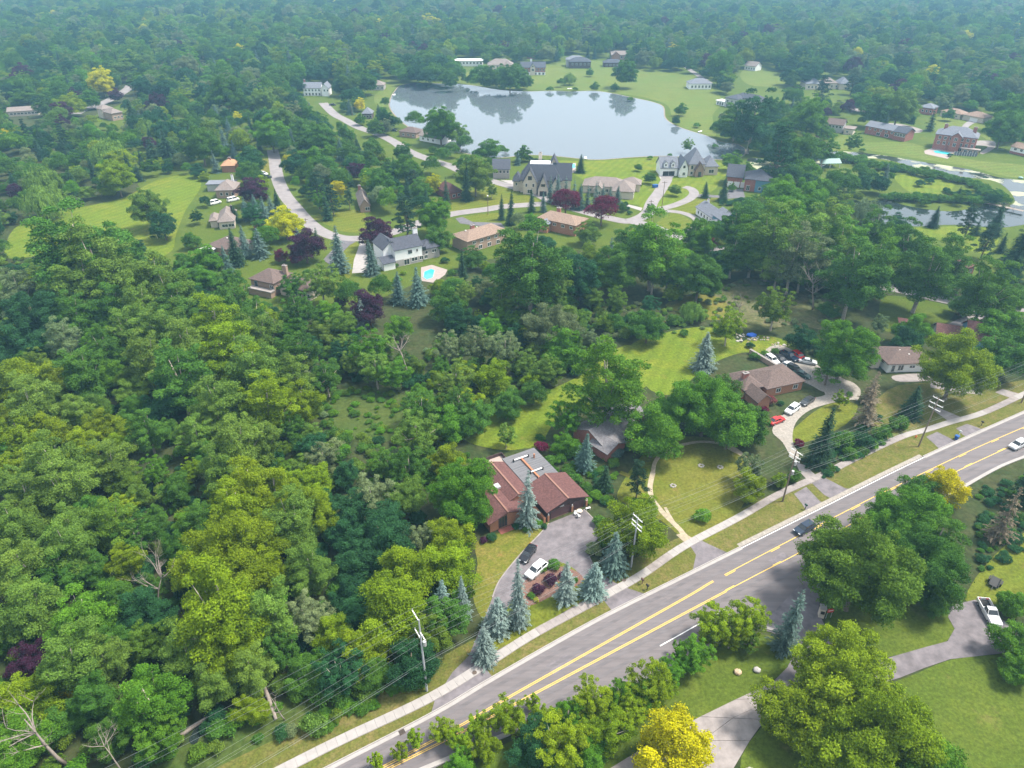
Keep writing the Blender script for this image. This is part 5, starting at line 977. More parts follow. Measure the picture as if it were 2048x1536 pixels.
def dead_mesh(seed, H=12., m=None):
    rr = random.Random(seed); b = MB()
    def br(p, d, L, r, lev):
        pts = [p]; q = p
        for i in range(4):
            d = (d+Vector((rr.uniform(-.22,.22),rr.uniform(-.22,.22),rr.uniform(-.06,.16)))).normalized(); q = q+d*L/4; pts.append(q)
        b.tube(pts, [r,r*.82,r*.62,r*.42,r*.18], 6 if lev < 2 else 4)
        if lev < 3:
            for i in range(7 if lev == 0 else 4):
                k = rr.randint(1,4) if lev else rr.randint(2,4); nd = (d*.5+Vector((rr.uniform(-1,1),rr.uniform(-1,1),rr.uniform(0,.6)))).normalized(); br(pts[k], nd, L*rr.uniform(.35,.55), r*.38, lev+1)
    br(Vector((0,0,-.2)), Vector((0,0,1)), H*.75, H*.02, 0); return b.mesh('trunk', m or M['deadwood'], True)
KIND = {}   # kind -> (R0,H0,[(crown mesh, trunk mesh)], visual centre ratio, height per radius)
def addkind(k, R0, H0, lst, vc, ratio): KIND[k] = (R0,H0,lst,vc,ratio)
def mk_round(seeds, R, H, base, ncl, rc, per, size, r0, tall=False, bark=None, nl=9, nb=0):
    out = []
    for s in seeds:
        (P,N,LV), cl = crown_branchy(s,R,H,base,nb,rc,per,size) if nb else crown_round(s,R,H,base,ncl,rc,per,size,tall); sz = nr.uniform(.75,1.25,len(P))*size
        out.append((leaf_mesh('crown',P,N,sz,.62,LV,M['leaf']), limb_tree(cl,H,base,r0,s,nl,m=bark)))
    return out
addkind('M', 6,14, mk_round((11,12,13,14,15),6,13,.08,38,(1.0,2.0),1150,.162,.34,nb=10), .56, 2.1)
addkind('X', 11,23, mk_round((16,17,18),11,22,.10,95,(1.2,2.6),1000,.19,.5,False,None,18,nb=18), .56, 2.1)
addkind('N', 5,9, mk_round((26,27,28),5,9,-.05,40,(.9,1.9),1000,.16,.25), .5, 1.75)
addkind('C', 6,21, mk_round((21,22,23,24,25),6,20,.10,44,(.95,1.9),1150,.162,.36,True,M['bark_pale'],14,nb=10), .6, 3.1)
addkind('L', 6,17, mk_round((31,32,33,34),6,16,.16,46,(.6,1.25),1300,.162,.3,True,M['bark_pale'],16,nb=12), .6, 2.6)
addkind('T', 3,10, mk_round((41,42,43),3,9,.12,64,(.3,.62),3000,.14,.12,True,M['bark_pale'],18,nb=8), .55, 2.9)
addkind('B', 2.2,2.6, [(x[0],x[1]) for x in mk_round((51,52,53),2.2,2.6,-.15,14,(.6,1.0),1500,.15,.08,False,None,4)], .5, 1.15)
def mk_needle(f, seeds, *a, asp=.34, H=12, r0=.2, **kw):
    out = []
    for s in seeds:
        P,N,LV,S,U = f(s,*a,**kw); b = MB(); b.tube([(0,0,-.2),(0,0,H*.5),(0,0,H*.97)], [r0,r0*.6,.02], 8)
        out.append((leaf_mesh('crown',P,N,S,asp,LV,M['leaf'],U), b.mesh('trunk',M['bark'],True)))
    return out
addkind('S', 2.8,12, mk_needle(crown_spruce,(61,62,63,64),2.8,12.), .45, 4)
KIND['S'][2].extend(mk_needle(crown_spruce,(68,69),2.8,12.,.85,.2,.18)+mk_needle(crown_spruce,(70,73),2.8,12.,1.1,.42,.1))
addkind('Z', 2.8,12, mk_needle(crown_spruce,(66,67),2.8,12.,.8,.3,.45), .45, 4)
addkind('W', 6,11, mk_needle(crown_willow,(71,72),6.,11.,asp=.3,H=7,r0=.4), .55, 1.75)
pl = []
for s in (81,82,83):
    (P,N,LV), cl = crown_pine(s); sz = nr.uniform(.8,1.3,len(P))*.2; pl.append((leaf_mesh('crown',P,N,sz,.35,LV,M['leaf']), limb_tree(cl,13.,.2,.22,s,16)))
addkind('P', 3.6,13, pl, .58, 3.2)
DEAD = [dead_mesh(s) for s in (91,92,93)]
TINT = dict(y=(.168,.252,.010), l=(.126,.216,.032), g=(.070,.165,.022), d=(.030,.098,.034), Y=(.44,.43,.006), s=(.145,.20,.085), b=(.18,.25,.225), e=(.034,.080,.040), p=(.062,.020,.048), r=(.125,.012,.042), o=(.105,.18,.018), h=(.092,.215,.016), n=(.20,.175,.12), B=(.105,.175,.15), R=(.16,.05,.05))
CN = dict(y='yellow-green', l='olive-green', g='mid green', d='dark green', Y='golden yellow', s='sage-grey green', b='silvery blue', e='deep evergreen', p='plum-black', r='red-purple', o='khaki green', h='bright green', n='grey-brown half-bare', B='blue-green', R='russet')
KN = dict(X=('broadleaf_tree','tree','great spreading tree'), N=('broadleaf_tree','tree','low bushy tree'), M=('broadleaf_tree','tree','round-crowned tree'), C=('tall_tree','tree','tall loose-crowned tree'), L=('broadleaf_tree','tree','open feathery tree'), T=('sapling','sapling','thin sapling'), B=('bush','bush','rounded bush'), S=('spruce_tree','spruce','spruce'), Z=('spruce_tree','spruce','sparse spruce'), W=('willow_tree','willow','weeping willow'), P=('pine_tree','pine','pine'))
TR = []     # dict(kind,x,y,R,H,tint,label,rpx)
def plant(kind, cx, cy, r, tint, label=None, group=None):
    if kind in 'MCLN' and cy > 400 and r > 22: r *= 1.13
    R0,H0,lst,vc,ratio = KIND[kind]; R = 6.
    for _ in range(8):
        p = G(cx,cy,ratio*R*vc); R = r*proj(p)[2]/FPX; R = min(R, 13 if kind != 'B' else 6)
    if kind == 'M' and R > 7.6: kind = 'X'
    if kind == 'T': R *= 1.25
    TR.append(dict(k=kind,x=p.x,y=p.y,R=R,H=ratio*R,t=tint,lab=label,rpx=r,man=True,grp=group))
def conifer(kind, bx, by, ty, w, tint, label=None):
    g = G(bx,by); zc = proj(g)[2]; H = max(2., height_at(bx,by,ty)); TR.append(dict(k=kind,x=g.x,y=g.y,R=w*zc/FPX*.98,H=H,t=tint,lab=label,rpx=w*1.5,man=True))
def P_(kind, s, lab=None):
    for e in s.split(';'):
        e = e.strip()
        if e: a = e.split(','); plant(a[4] if len(a) > 4 else kind, float(a[0]), float(a[1]), float(a[2]), a[3], None)
# west woods, crown by crown
P_('C', '''145,470,78,g;187,507,66,l;240,490,40,g;165,552,52,l;30,572,40,s;213,592,40,g;300,550,54,l;335,572,45,l;273,602,44,l;347,599,38,g;400,589,24,d,M;400,554,15,y,M;467,586,40,g,L;67,627,58,d,M;80,602,34,g,M;140,619,38,g;253,647,42,l;327,639,48,l;423,630,48,y;500,639,50,g,L;593,613,42,g,L;467,687,55,y;517,662,42,l;367,680,50,l;287,706,48,l;117,669,36,s;27,679,45,d,M;207,686,36,g;160,732,45,g;33,746,50,y,M;100,752,40,y,M;500,720,55,l;593,686,40,g,L;587,740,40,l;650,742,35,g,L;350,732,55,g;653,622,30,h,M;50,790,50,l;147,813,30,l;10,823,25,y,M;33,857,50,y,M;93,852,40,y,M;200,842,35,y,M;160,880,35,y,M;240,853,26,y,M;290,847,35,g;333,790,45,d,M;433,790,50,l;533,790,50,y;600,790,36,y;233,883,25,y,M;100,910,60,l;213,913,42,l;20,927,40,y,M;117,957,55,l;50,983,52,l;303,933,28,h,L;253,960,30,o,M;390,857,35,l;430,833,35,l;467,880,55,l;520,870,38,l;583,847,28,g,L;563,893,20,o,M;620,957,40,y,M;433,923,45,l;493,957,55,y;467,1000,52,y;550,970,48,y;583,1027,55,l;643,903,30,s,L;650,1003,28,d,M;140,1043,48,l;217,1037,48,o;267,1063,42,g,L;20,1047,50,l;40,1117,58,l;133,1087,52,l;110,1133,42,g;247,1117,33,y;187,1130,30,g;397,1037,38,g;460,1097,92,y,M;520,1130,58,y,M;383,1130,42,y,M;617,1123,45,l;43,1197,58,l;160,1214,55,h;233,1187,38,g;20,1264,35,g,M;57,1314,38,p,M;433,1197,88,y;533,1211,58,l;610,1221,48,s,L;660,1254,40,y,M;140,1304,64,l;227,1277,42,g;207,1314,48,l;367,1287,56,l;450,1294,54,y;500,1327,44,l;417,1354,42,l;293,1381,62,h;180,1387,42,g;20,1394,55,y,M;77,1394,55,y,M;133,1380,33,Y,M;500,1414,32,y,M;610,1341,40,g,M;37,1472,55,h,M;560,1290,40,g,L;700,1180,40,d,M;690,1060,38,d,M''')
# between the woods and the near house
P_('M', '''743,982,46,s,L;705,1012,45,d;766,1057,55,d;716,1113,46,d;843,1070,30,s,L;896,1064,48,y;810,1130,60,y;903,1123,52,y;783,1204,74,y;723,1294,50,y;823,1314,52,d;746,1342,36,g;930,972,80,h,X;833,853,45,l,L;900,837,38,h;950,823,38,g;1016,803,32,g;1066,780,26,g;816,923,42,g,L;770,918,34,g,L;916,800,36,g,L;843,803,38,g,L;1012,872,20,l,T;1130,822,36,h,L;1216,742,68,h,C;1308,850,60,h,M;1415,798,68,h;1358,800,44,h;1462,838,56,h;1502,842,40,g;1440,775,40,g;1345,815,30,h;1266,1047,58,y;1503,967,33,y;1560,957,18,y;1590,947,16,g;1503,927,28,s,L;1290,1010,30,y''')
# middle band
P_('L', '''1063,502,68,g,C;1100,557,40,l;1160,547,46,d,M;1233,529,52,g,M;1310,469,58,h,C;1310,527,38,l;1176,459,24,l,M;1336,542,28,g;1400,546,48,g,M;1440,522,30,d,M;753,456,33,p,M;870,426,36,h,M;876,469,28,g,M;736,608,36,p,M;876,572,20,y,M;970,529,13,y,M;943,509,24,g,M;896,602,38,g,M;913,627,32,d,M;1003,592,28,l;1023,632,20,h;956,629,12,y;930,579,24,l;796,649,30,h,M;733,686,40,h;750,726,35,l;703,719,24,l;896,686,30,s;950,679,34,s;1010,686,38,s;1103,646,54,s,M;1126,686,44,h,M;1063,669,24,y,M;983,746,40,y,M;910,749,38,l;1063,756,22,y,M;1096,712,20,y,M;1233,592,24,l;1230,639,22,g,M;1296,646,34,g,M;640,552,38,l,L;580,562,24,g,L;608,484,34,p,M;560,507,17,r,M;588,514,14,r,M;410,512,30,h,M;567,437,33,Y,M;521,457,17,r,M;590,322,30,d,M;625,314,30,h,M;674,372,20,Y,M;710,337,24,p,M;760,362,36,g,M;810,332,34,g,M;865,362,22,Y,M;950,342,44,l,M;983,380,11,l,T;1063,437,17,h,M;498,310,26,d,M;495,337,28,g,M;502,377,31,p,M;655,330,28,g,M;840,372,26,g,M;697,300,24,g,M;640,395,20,g,L;1131,405,30,r,N;1204,421,32,r,N;1277,332,9,g,M;1300,352,14,g,M;1277,366,8,g,M;1350,376,14,l,M;1302,412,10,g,M;1245,412,10,g,M;1466,318,20,h,M;1495,335,18,g,M;1465,372,9,h,M;1416,481,19,r,M;1553,452,58,l,C;1643,452,54,l,C;1593,496,48,s,C;1716,526,60,g,C;1760,509,45,h,C;1860,519,56,g,C;1906,502,40,g,C;1650,512,40,s,C;1513,469,44,h,C;1666,429,44,l,C;1600,402,52,h,M;1560,375,36,h,M;1640,385,36,g,M;1386,619,27,l,W;1459,639,34,y;1553,602,38,o;1606,672,28,d,M;1692,692,62,h,M;1763,642,22,s;1660,614,22,g,M;1830,652,36,h,M;1818,674,30,d,M;1803,690,18,R,B;1920,717,74,y,M;2000,642,44,h,M;2005,702,48,g,M;2035,662,30,h,M;1980,562,54,g,C;1928,600,26,g,M;1796,452,26,d,M;1736,417,34,s,W;1683,797,14,y,T;2030,590,34,g,M;1725,360,24,d,M;1690,350,26,g,M;1760,362,22,d,M;1560,300,40,d,P;1600,300,46,g,M;1652,290,30,g,L;1710,278,20,g,L;1590,320,26,g,L;1540,345,20,g''')
# lakeside and far marked trees
P_('M', '''880,242,40,h;915,262,24,l;980,292,27,g;1047,302,18,g;930,322,26,g;293,410,38,l;323,442,30,d;275,491,18,d;83,397,44,l,W;200,157,30,Y;230,187,15,p;313,205,25,p;290,252,22,l,W;478,100,18,Y;460,137,12,Y;375,132,28,s;330,167,25,l;450,177,45,g;285,172,25,d;215,302,40,l,W;80,357,42,l,W;240,312,28,y;230,347,40,y;215,374,18,y;400,282,42,g;500,322,26,d;540,257,40,h;525,197,28,l;480,207,24,g;605,332,18,d;718,205,15,Y;680,140,20,y;700,165,24,l;1140,88,17,y;1172,92,13,y;1157,80,8,Y;1250,140,29,g;1140,155,15,l,W;1180,142,9,g;980,150,26,g;1020,152,30,g;900,150,17,g,C;860,140,22,d;1050,158,20,g;820,142,14,p;1190,170,10,g;1230,172,9,g;1363,215,14,g;1352,238,10,d;1376,285,14,l,L;1510,215,60,d,C;1475,225,30,g,C;1545,215,28,g;1620,225,44,h;1650,260,20,g;1590,185,20,g;1440,130,32,g;1755,215,34,g;1800,210,40,l;1900,225,14,g;1730,340,14,g;2010,250,40,g;2030,215,40,h;1625,145,24,d;1580,125,20,d;748,250,20,g;770,235,22,d;805,300,24,g;720,235,13,h;690,262,22,g;640,270,34,g;600,255,30,g;560,235,30,l''')
# main-road side
P_('C', '''1480,440,40,g;1530,520,34,g,N;1690,470,46,h;1620,545,28,g,N;1570,430,46,h;1820,470,40,g;1760,440,36,g;1690,565,30,g,N;1470,490,34,g;1500,530,26,d,N;1745,560,28,g,N;1560,520,32,l;1610,520,34,g;1680,500,40,l;1750,540,30,g,N;1400,470,40,h,M;1370,520,34,h,M;1440,455,26,g,M;1270,470,36,g,M;1850,560,24,g,N;1890,560,26,g,N;1920,570,28,g,N''')
P_('L', '''888,1455,27,y;955,1445,26,y;1014,1424,38,y;970,1485,34,y;1085,1430,28,y;1183,1390,42,y;1116,1470,58,y;1216,1452,48,y;1238,1385,32,h;1303,1356,46,y;1265,1400,34,y;1150,1420,28,h;1430,1232,40,y;1500,1225,42,y;1395,1300,36,h;1465,1262,30,y;1340,1335,30,h;1375,1318,26,h;1050,1452,30,y;1135,1425,34,h;1160,1475,38,y;1255,1425,34,y;1290,1385,32,h;1325,1362,30,y;920,1478,24,y''')
P_('T', '''800,1502,17,y;828,1478,18,y;753,1522,16,y;1500,1285,20,o;1066,1404,16,y;925,1512,20,h;1420,1275,20,y;1360,1300,16,h''')
P_('M', '''1076,1492,50,d;1355,1480,76,Y;1660,1400,88,y;1690,1325,92,y;1765,1455,108,y;1590,1415,64,y;1850,1520,70,h;1700,1500,80,y;1726,1122,108,o;1680,1110,60,o;1850,1110,78,g;1830,1032,76,h;1780,1020,44,h;1893,962,42,Y;1840,975,36,g;1885,1070,50,g,C;2030,1272,42,h;2025,1200,30,h;2040,1330,34,h;1880,1190,40,g;920,1530,30,h;1180,1500,40,h''')
P_('N', '''820,132,28,d;850,125,28,g;880,130,28,d;905,138,22,g;798,145,22,g;835,150,24,d;865,148,26,g;850,158,22,d;872,150,24,g;893,158,20,g;916,150,19,g;905,160,16,d;945,160,14,g;965,150,26,g;985,160,22,g;1002,152,24,g;1020,160,22,d;1038,148,24,g;1050,165,14,g;1000,168,14,d;975,168,14,g;830,150,22,d;812,155,18,g;955,165,18,h;1030,168,12,g;1122,165,10,g;930,160,10,g;1440,258,20,g;1460,270,18,d;1480,262,20,g;1500,275,22,d;1520,262,20,g;1540,280,20,d;1555,262,18,g;1570,250,20,g;1490,240,24,g;1530,240,24,d;1460,240,16,d;1510,295,18,g;1535,305,20,d;1560,322,18,g;1580,330,20,h;1620,345,30,h;1580,350,28,g;1670,365,28,g;1700,370,26,g;1640,380,32,h;1555,400,40,h;1500,430,34,g;1720,340,20,g;1745,355,18,g;770,205,12,g;765,225,14,g;790,245,14,g;830,240,24,g;930,285,20,g;905,300,18,g;885,310,20,g;960,310,18,g;1000,300,14,g;950,325,20,h;860,330,22,g''')
# conifers: base, top, half width
for a in '''885,1240,1157,26,b;928,1235,1150,19,b;1037,1250,1112,25,b;995,1262,1192,34,b;970,1318,1250,30,b;1130,1202,1125,30,b;1185,1188,1122,31,b;1228,1140,1062,33,B;1054,1052,936,25,b;1565,1300,1182,35,B;1168,938,865,23,B;1207,980,930,19,e;1633,928,811,30,e;1820,835,765,24,e;1405,740,665,28,b;725,660,597,17,b;797,606,540,19,B;838,610,532,22,B;926,572,498,14,e;745,548,478,20,B;680,545,448,22,B;635,495,452,13,e;430,545,485,19,e;457,545,488,14,B;475,530,455,21,e;493,515,450,17,B;523,515,455,21,B;495,440,392,13,B;513,435,388,13,B;530,438,392,13,B;545,432,390,14,B;556,418,378,12,e;473,445,410,12,e;433,345,302,12,B;933,402,322,13,e;893,408,352,11,e;1003,440,388,10,e;1020,450,378,12,e;1063,425,378,10,e;1087,424,382,9,B;1100,405,348,11,B;1114,408,345,12,B;1130,412,348,12,B;1146,418,352,12,B;1160,420,362,11,B;1174,418,365,11,B;1190,414,362,11,B;1204,412,366,10,B;1219,410,370,11,B;1234,412,372,12,B;1160,345,306,13,e;1410,396,362,10,e;1445,402,350,13,e;716,312,270,12,e;655,440,380,16,e;270,255,195,20,e;340,330,255,26,e;310,325,270,20,e;1035,330,300,9,B;1000,345,312,9,e;2015,560,430,34,e;1985,470,400,20,e;1650,430,395,14,e;1845,545,505,12,e;1766,270,228,12,e;1858,262,215,13,e;1865,455,410,14,e;1950,470,440,12,e;1225,118,88,10,e;760,250,205,10,e;1915,400,370,9,e'''.split(';'):
    q = a.split(','); conifer('S', *map(float,q[:4]), q[4])
for a in '1272,996,922,25,e;815,480,392,30,e;640,418,345,26,e;668,432,370,20,e;700,420,372,14,e;1926,480,412,22,e;1650,770,700,34,h;830,390,340,22,e;1640,205,150,20,e;1700,190,150,18,e;1960,520,450,26,e;2040,1010,935,34,e;1790,452,425,14,d'.split(';'):
    q = a.split(','); conifer('P', *map(float,q[:4]), q[4])
for a in '1728,850,742,26,n;1990,1080,965,28,n;1735,805,745,20,n'.split(';'):
    q = a.split(','); conifer('Z', *map(float,q[:4]), q[4])
# bushes
P_('B', '''1083,893,17,r;1120,917,16,h;1140,937,18,g;1152,958,17,g;1172,975,16,g;1192,990,16,h;1212,1000,14,g;1130,884,24,h,M;1148,900,22,g;1200,1042,18,g;1215,1060,20,g;1188,1097,20,s;1210,1085,14,h;984,1074,13,d;966,1080,10,p;1032,1052,9,d;1052,1058,9,g;1078,1045,10,h;1088,1052,8,d;1082,1138,12,h;1108,1128,16,g;1100,1160,17,p;1076,1178,16,p;1128,1150,13,p;1062,1192,10,g;1072,1200,7,Y;1120,1168,6,Y;1150,1160,8,g;1406,1030,21,h;1599,886,12,r;1686,882,28,g;1726,880,25,d;1766,867,22,g;1800,847,22,g;1660,905,16,d;1700,905,18,g;1745,890,16,h;1830,822,16,g;1640,700,18,d;1510,712,12,g;1530,708,12,g;1550,702,10,g;1540,800,16,R;1530,818,9,r;1562,806,8,d;1700,788,8,g;1290,642,16,g;1350,640,18,g;1440,660,16,g;1320,655,14,h;1255,655,14,g;1370,665,12,g;790,530,8,h;806,545,8,y;795,560,12,h;760,560,12,g;905,545,12,g;890,520,10,d;735,445,6,y;1500,690,10,d;1262,198,8,g;1150,178,7,g;1100,178,9,g;1300,315,7,g;1340,310,6,g;1010,300,9,g;1840,366,12,d;1860,362,10,d;1725,300,7,g;1900,310,6,d;1100,920,16,g;1235,905,18,B;1225,925,16,g;1250,895,12,d;1105,940,14,g;1270,1000,9,h;1540,720,8,g;1395,250,9,g;1475,303,8,g;1430,292,7,g;600,505,10,h;615,545,12,g''')
ONE = 'first second third fourth fifth sixth seventh eighth ninth tenth eleventh twelfth thirteenth fourteenth fifteenth sixteenth seventeenth eighteenth nineteenth twentieth'.split(); ONE += ['twenty-'+o_ for o_ in ONE[:9]]+['thirtieth']
for s_, x0, y0, x1, y1, n_, t_ in (('clipped dark shrub of the hedge behind the blue house, counted from its street end',1440,408,1498,404,14,'d'),('green shrub on the canal bank, counted from the teal pavilion',1640,312,1720,322,12,'g'),('green shrub in the canal thicket, counted from the pavilion end',1720,326,1860,348,20,'g'),('green shrub between canal and island lawn, counted from the canal thicket',1860,350,1960,372,16,'g'),('green shrub on the island bank facing the pond, counted from the cottonwood grove',1770,395,1990,405,30,'g'),('green shrub on the island tip, counted from the footbridge',1960,380,2015,400,12,'g'),('dark shrub at the island lawn edge, counted from the lawn corner by the pond',1890,385,1960,392,12,'d'),('dark shrub beside the white walkway, counted from the grey-brown ranch',1250,412,1262,432,3,'d'),('dark shrub behind the castle-like house, counted from the grey stone house',1060,322,1105,334,5,'e')):
    for k_ in range(n_):
        u = k_/max(1,n_-1); plant('B', x0+(x1-x0)*u+rnd.uniform(-3,3), y0+(y1-y0)*u-3+rnd.uniform(-4,3), rnd.uniform(5,9) if t_ == 'd' else rnd.uniform(9,16), t_, ONE[k_]+' '+s_, s_.split(',')[0].replace('shrub','shrubs'))
# --- planted by rule: gaps in the woods, gardens, and the woods to the horizon
TX = [t['x'] for t in TR]; 
cellsz = 14.; grid = {}
def gput(t): grid.setdefault((int(t['x']//cellsz), int(t['y']//cellsz)), []).append(t)
for t in TR: gput(t)
def crowded(x, y, R, f):
    cx, cy = int(x//cellsz), int(y//cellsz)
    for i in range(cx-2,cx+3):
        for j in range(cy-2,cy+3):
            for t in grid.get((i,j),()):
                if t['k'] != 'B' and (t['x']-x)**2+(t['y']-y)**2 < (f*(t['R']+R))**2: return True
    return False
Hk, Wk = keep.shape
def hides(x, y, R, H, lim=.06):
    """share of the crown outline that would stand in front of ground or buildings the place keeps open"""
    cx, cy, zc = proj((x,y,H*.6)); bx, by, _ = proj((x,y,0)); tx, ty, _ = proj((x,y,H)); r = R*FPX/zc
    ix, iy = int(bx/MS+40), int(by/MS+20)
    if 0 <= iy < Hk and 0 <= ix < Wk and keep[iy,ix]: return True
    x0,x1 = int((cx-r)/MS+40), int((cx+r)/MS+40)+1; y0,y1 = int(ty/MS+20), int((by-(by-ty)*.2)/MS+20)+1
    if x1 < 0 or y1 < 0 or x0 >= Wk or y0 >= Hk: return False
    sub = keep[max(0,y0):max(0,y1), max(0,x0):max(0,x1)]
    if not sub.size: return False
    yy, xx = np.ogrid[max(0,y0):max(0,y0)+sub.shape[0], max(0,x0):max(0,x0)+sub.shape[1]]
    el = ((xx-(x0+x1)/2+.5)/max(1,(x1-x0)/2))**2+((yy-(y0+y1)/2+.5)/max(1,(y1-y0)/2))**2 <= 1
    a = el.sum(); return a > 0 and (sub & el).sum() > lim*a
def inpoly(px, py, poly):
    c = False; n = len(poly)
    for i in range(n):
        x0,y0 = poly[i]; x1,y1 = poly[(i+1) % n]
        if (y0 <= py) != (y1 <= py) and px < x0+(py-y0)/(y1-y0)*(x1-x0): c = not c
    return c
mask_poly([(650,795),(720,780),(800,790),(825,830),(770,875),(690,862)]); mask_poly([(255,880),(300,875),(330,905),(320,950),(270,960),(250,920)])
WOODS = [(-900,500),(0,520),(60,518),(150,500),(280,525),(345,540),(420,545),(470,590),(560,625),(690,655),(740,690),(830,720),(960,640),(1060,590),(1180,600),(1260,640),(1330,665),(1255,690),(1160,750),(960,850),(960,900),(850,1000),(835,1060),(940,1085),(945,1180),(850,1370),(680,1440),(500,1510),(300,1580),(-900,2100)]
OPEN = [[(1220,860),(1520,840),(1720,760),(2060,740),(2060,1540),(880,1540),(860,1400),(940,1240),(940,1060),(1000,880)], [(1230,700),(1330,660),(1420,580),(1560,560),(1700,640),(1760,600),(1920,610),(1890,660),(1750,690),(1480,720),(1250,760)]]
def pick(ws):
    r = rnd.random()*sum(w_ for _, w_ in ws)
    for k_, w_ in ws:
        r -= w_
        if r <= 0: return k_
    return ws[0][0]
cand = []
def try_tree(x, y, kind, R, H, tint, f, lim):
    if crowded(x,y,R,f) or hides(x,y,R,H,lim): return
    cx, cy, zc = proj((x,y,H*.6)); t = dict(k=kind,x=x,y=y,R=R,H=H,t=tint,lab=None,rpx=R*FPX/zc,man=False); TR.append(t); gput(t)
y = 30.
while y < 520:
    xw = 60+.80*y; st = 7.5; x = -xw
    while x < xw:
        X, Y = x+rnd.uniform(-3,3), y+rnd.uniform(-3,3); px, py, _ = proj((X,Y,0)); x += st
        if Y < 20: continue
        if inpoly(px,py,WOODS):
            R = rnd.uniform(2.6,4.6); k_ = pick((('C',4),('L',3),('M',3))); try_tree(X,Y,k_,R,R*rnd.uniform(2.2,2.8),pick((('l',4),('g',4),('y',2),('h',2),('o',1),('d',2),('s',1))),.5,.04)
        elif py < 640 and not any(inpoly(px,py,o_) for o_ in OPEN):
            if rnd.random() < .85:
                if rnd.random() < .14: R = rnd.uniform(2,3.2); try_tree(X,Y,'S',R,R*rnd.uniform(3.4,4.4),pick((('e',3),('B',1))),.75,.03)
                else: R = rnd.uniform(2.6,5.4); try_tree(X,Y,pick((('M',4),('N',4),('L',2))),R,R*rnd.uniform(1.7,2.5),pick((('g',5),('d',3),('l',3),('h',2),('y',1),('s',1),('p',.35),('Y',.15))),.58,.06)
        elif px < -20 or px > 2070: R = rnd.uniform(3,6); try_tree(X,Y,'M',R,R*2.3,pick((('g',3),('l',3))),.9,.02)
    y += st
y = 395.
while y < 2500:
    st = 10.2+(y-395)*.0032; xw = 80+.80*y; x = -xw
    while x < xw:
        X, Y = x+rnd.uniform(-.48,.48)*st, y+rnd.uniform(-.48,.48)*st; x += st; u = rnd.random()
        pn = math.sin(X*.013+1.3)+math.sin(Y*.009+X*.004)+math.sin(X*.031-Y*.017)
        if u < .09+.05*(pn > 1): R = rnd.uniform(2.8,4.2); try_tree(X,Y,pick((('S',3),('P',1))),R,R*rnd.uniform(3.6,5),pick((('e',4),('B',1))),.55,.03)
        else:
            R = rnd.uniform(4.6,8.2)*(1+min(.35,(y-395)*.0006)); ws = (('g',5),('d',4 if pn < 0 else 2),('l',3 if pn > 0 else 1.5),('h',2),('s',1.6),('y',.7),('p',.3),('Y',.10),('o',.5))
            try_tree(X,Y,pick((('M',5),('N',3),('C',1.5),('L',1.5))),R,R*rnd.uniform(1.7,2.5),pick(ws),.5,(.05 if Y < 560 else .14 if Y < 680 else .3))
    y += st
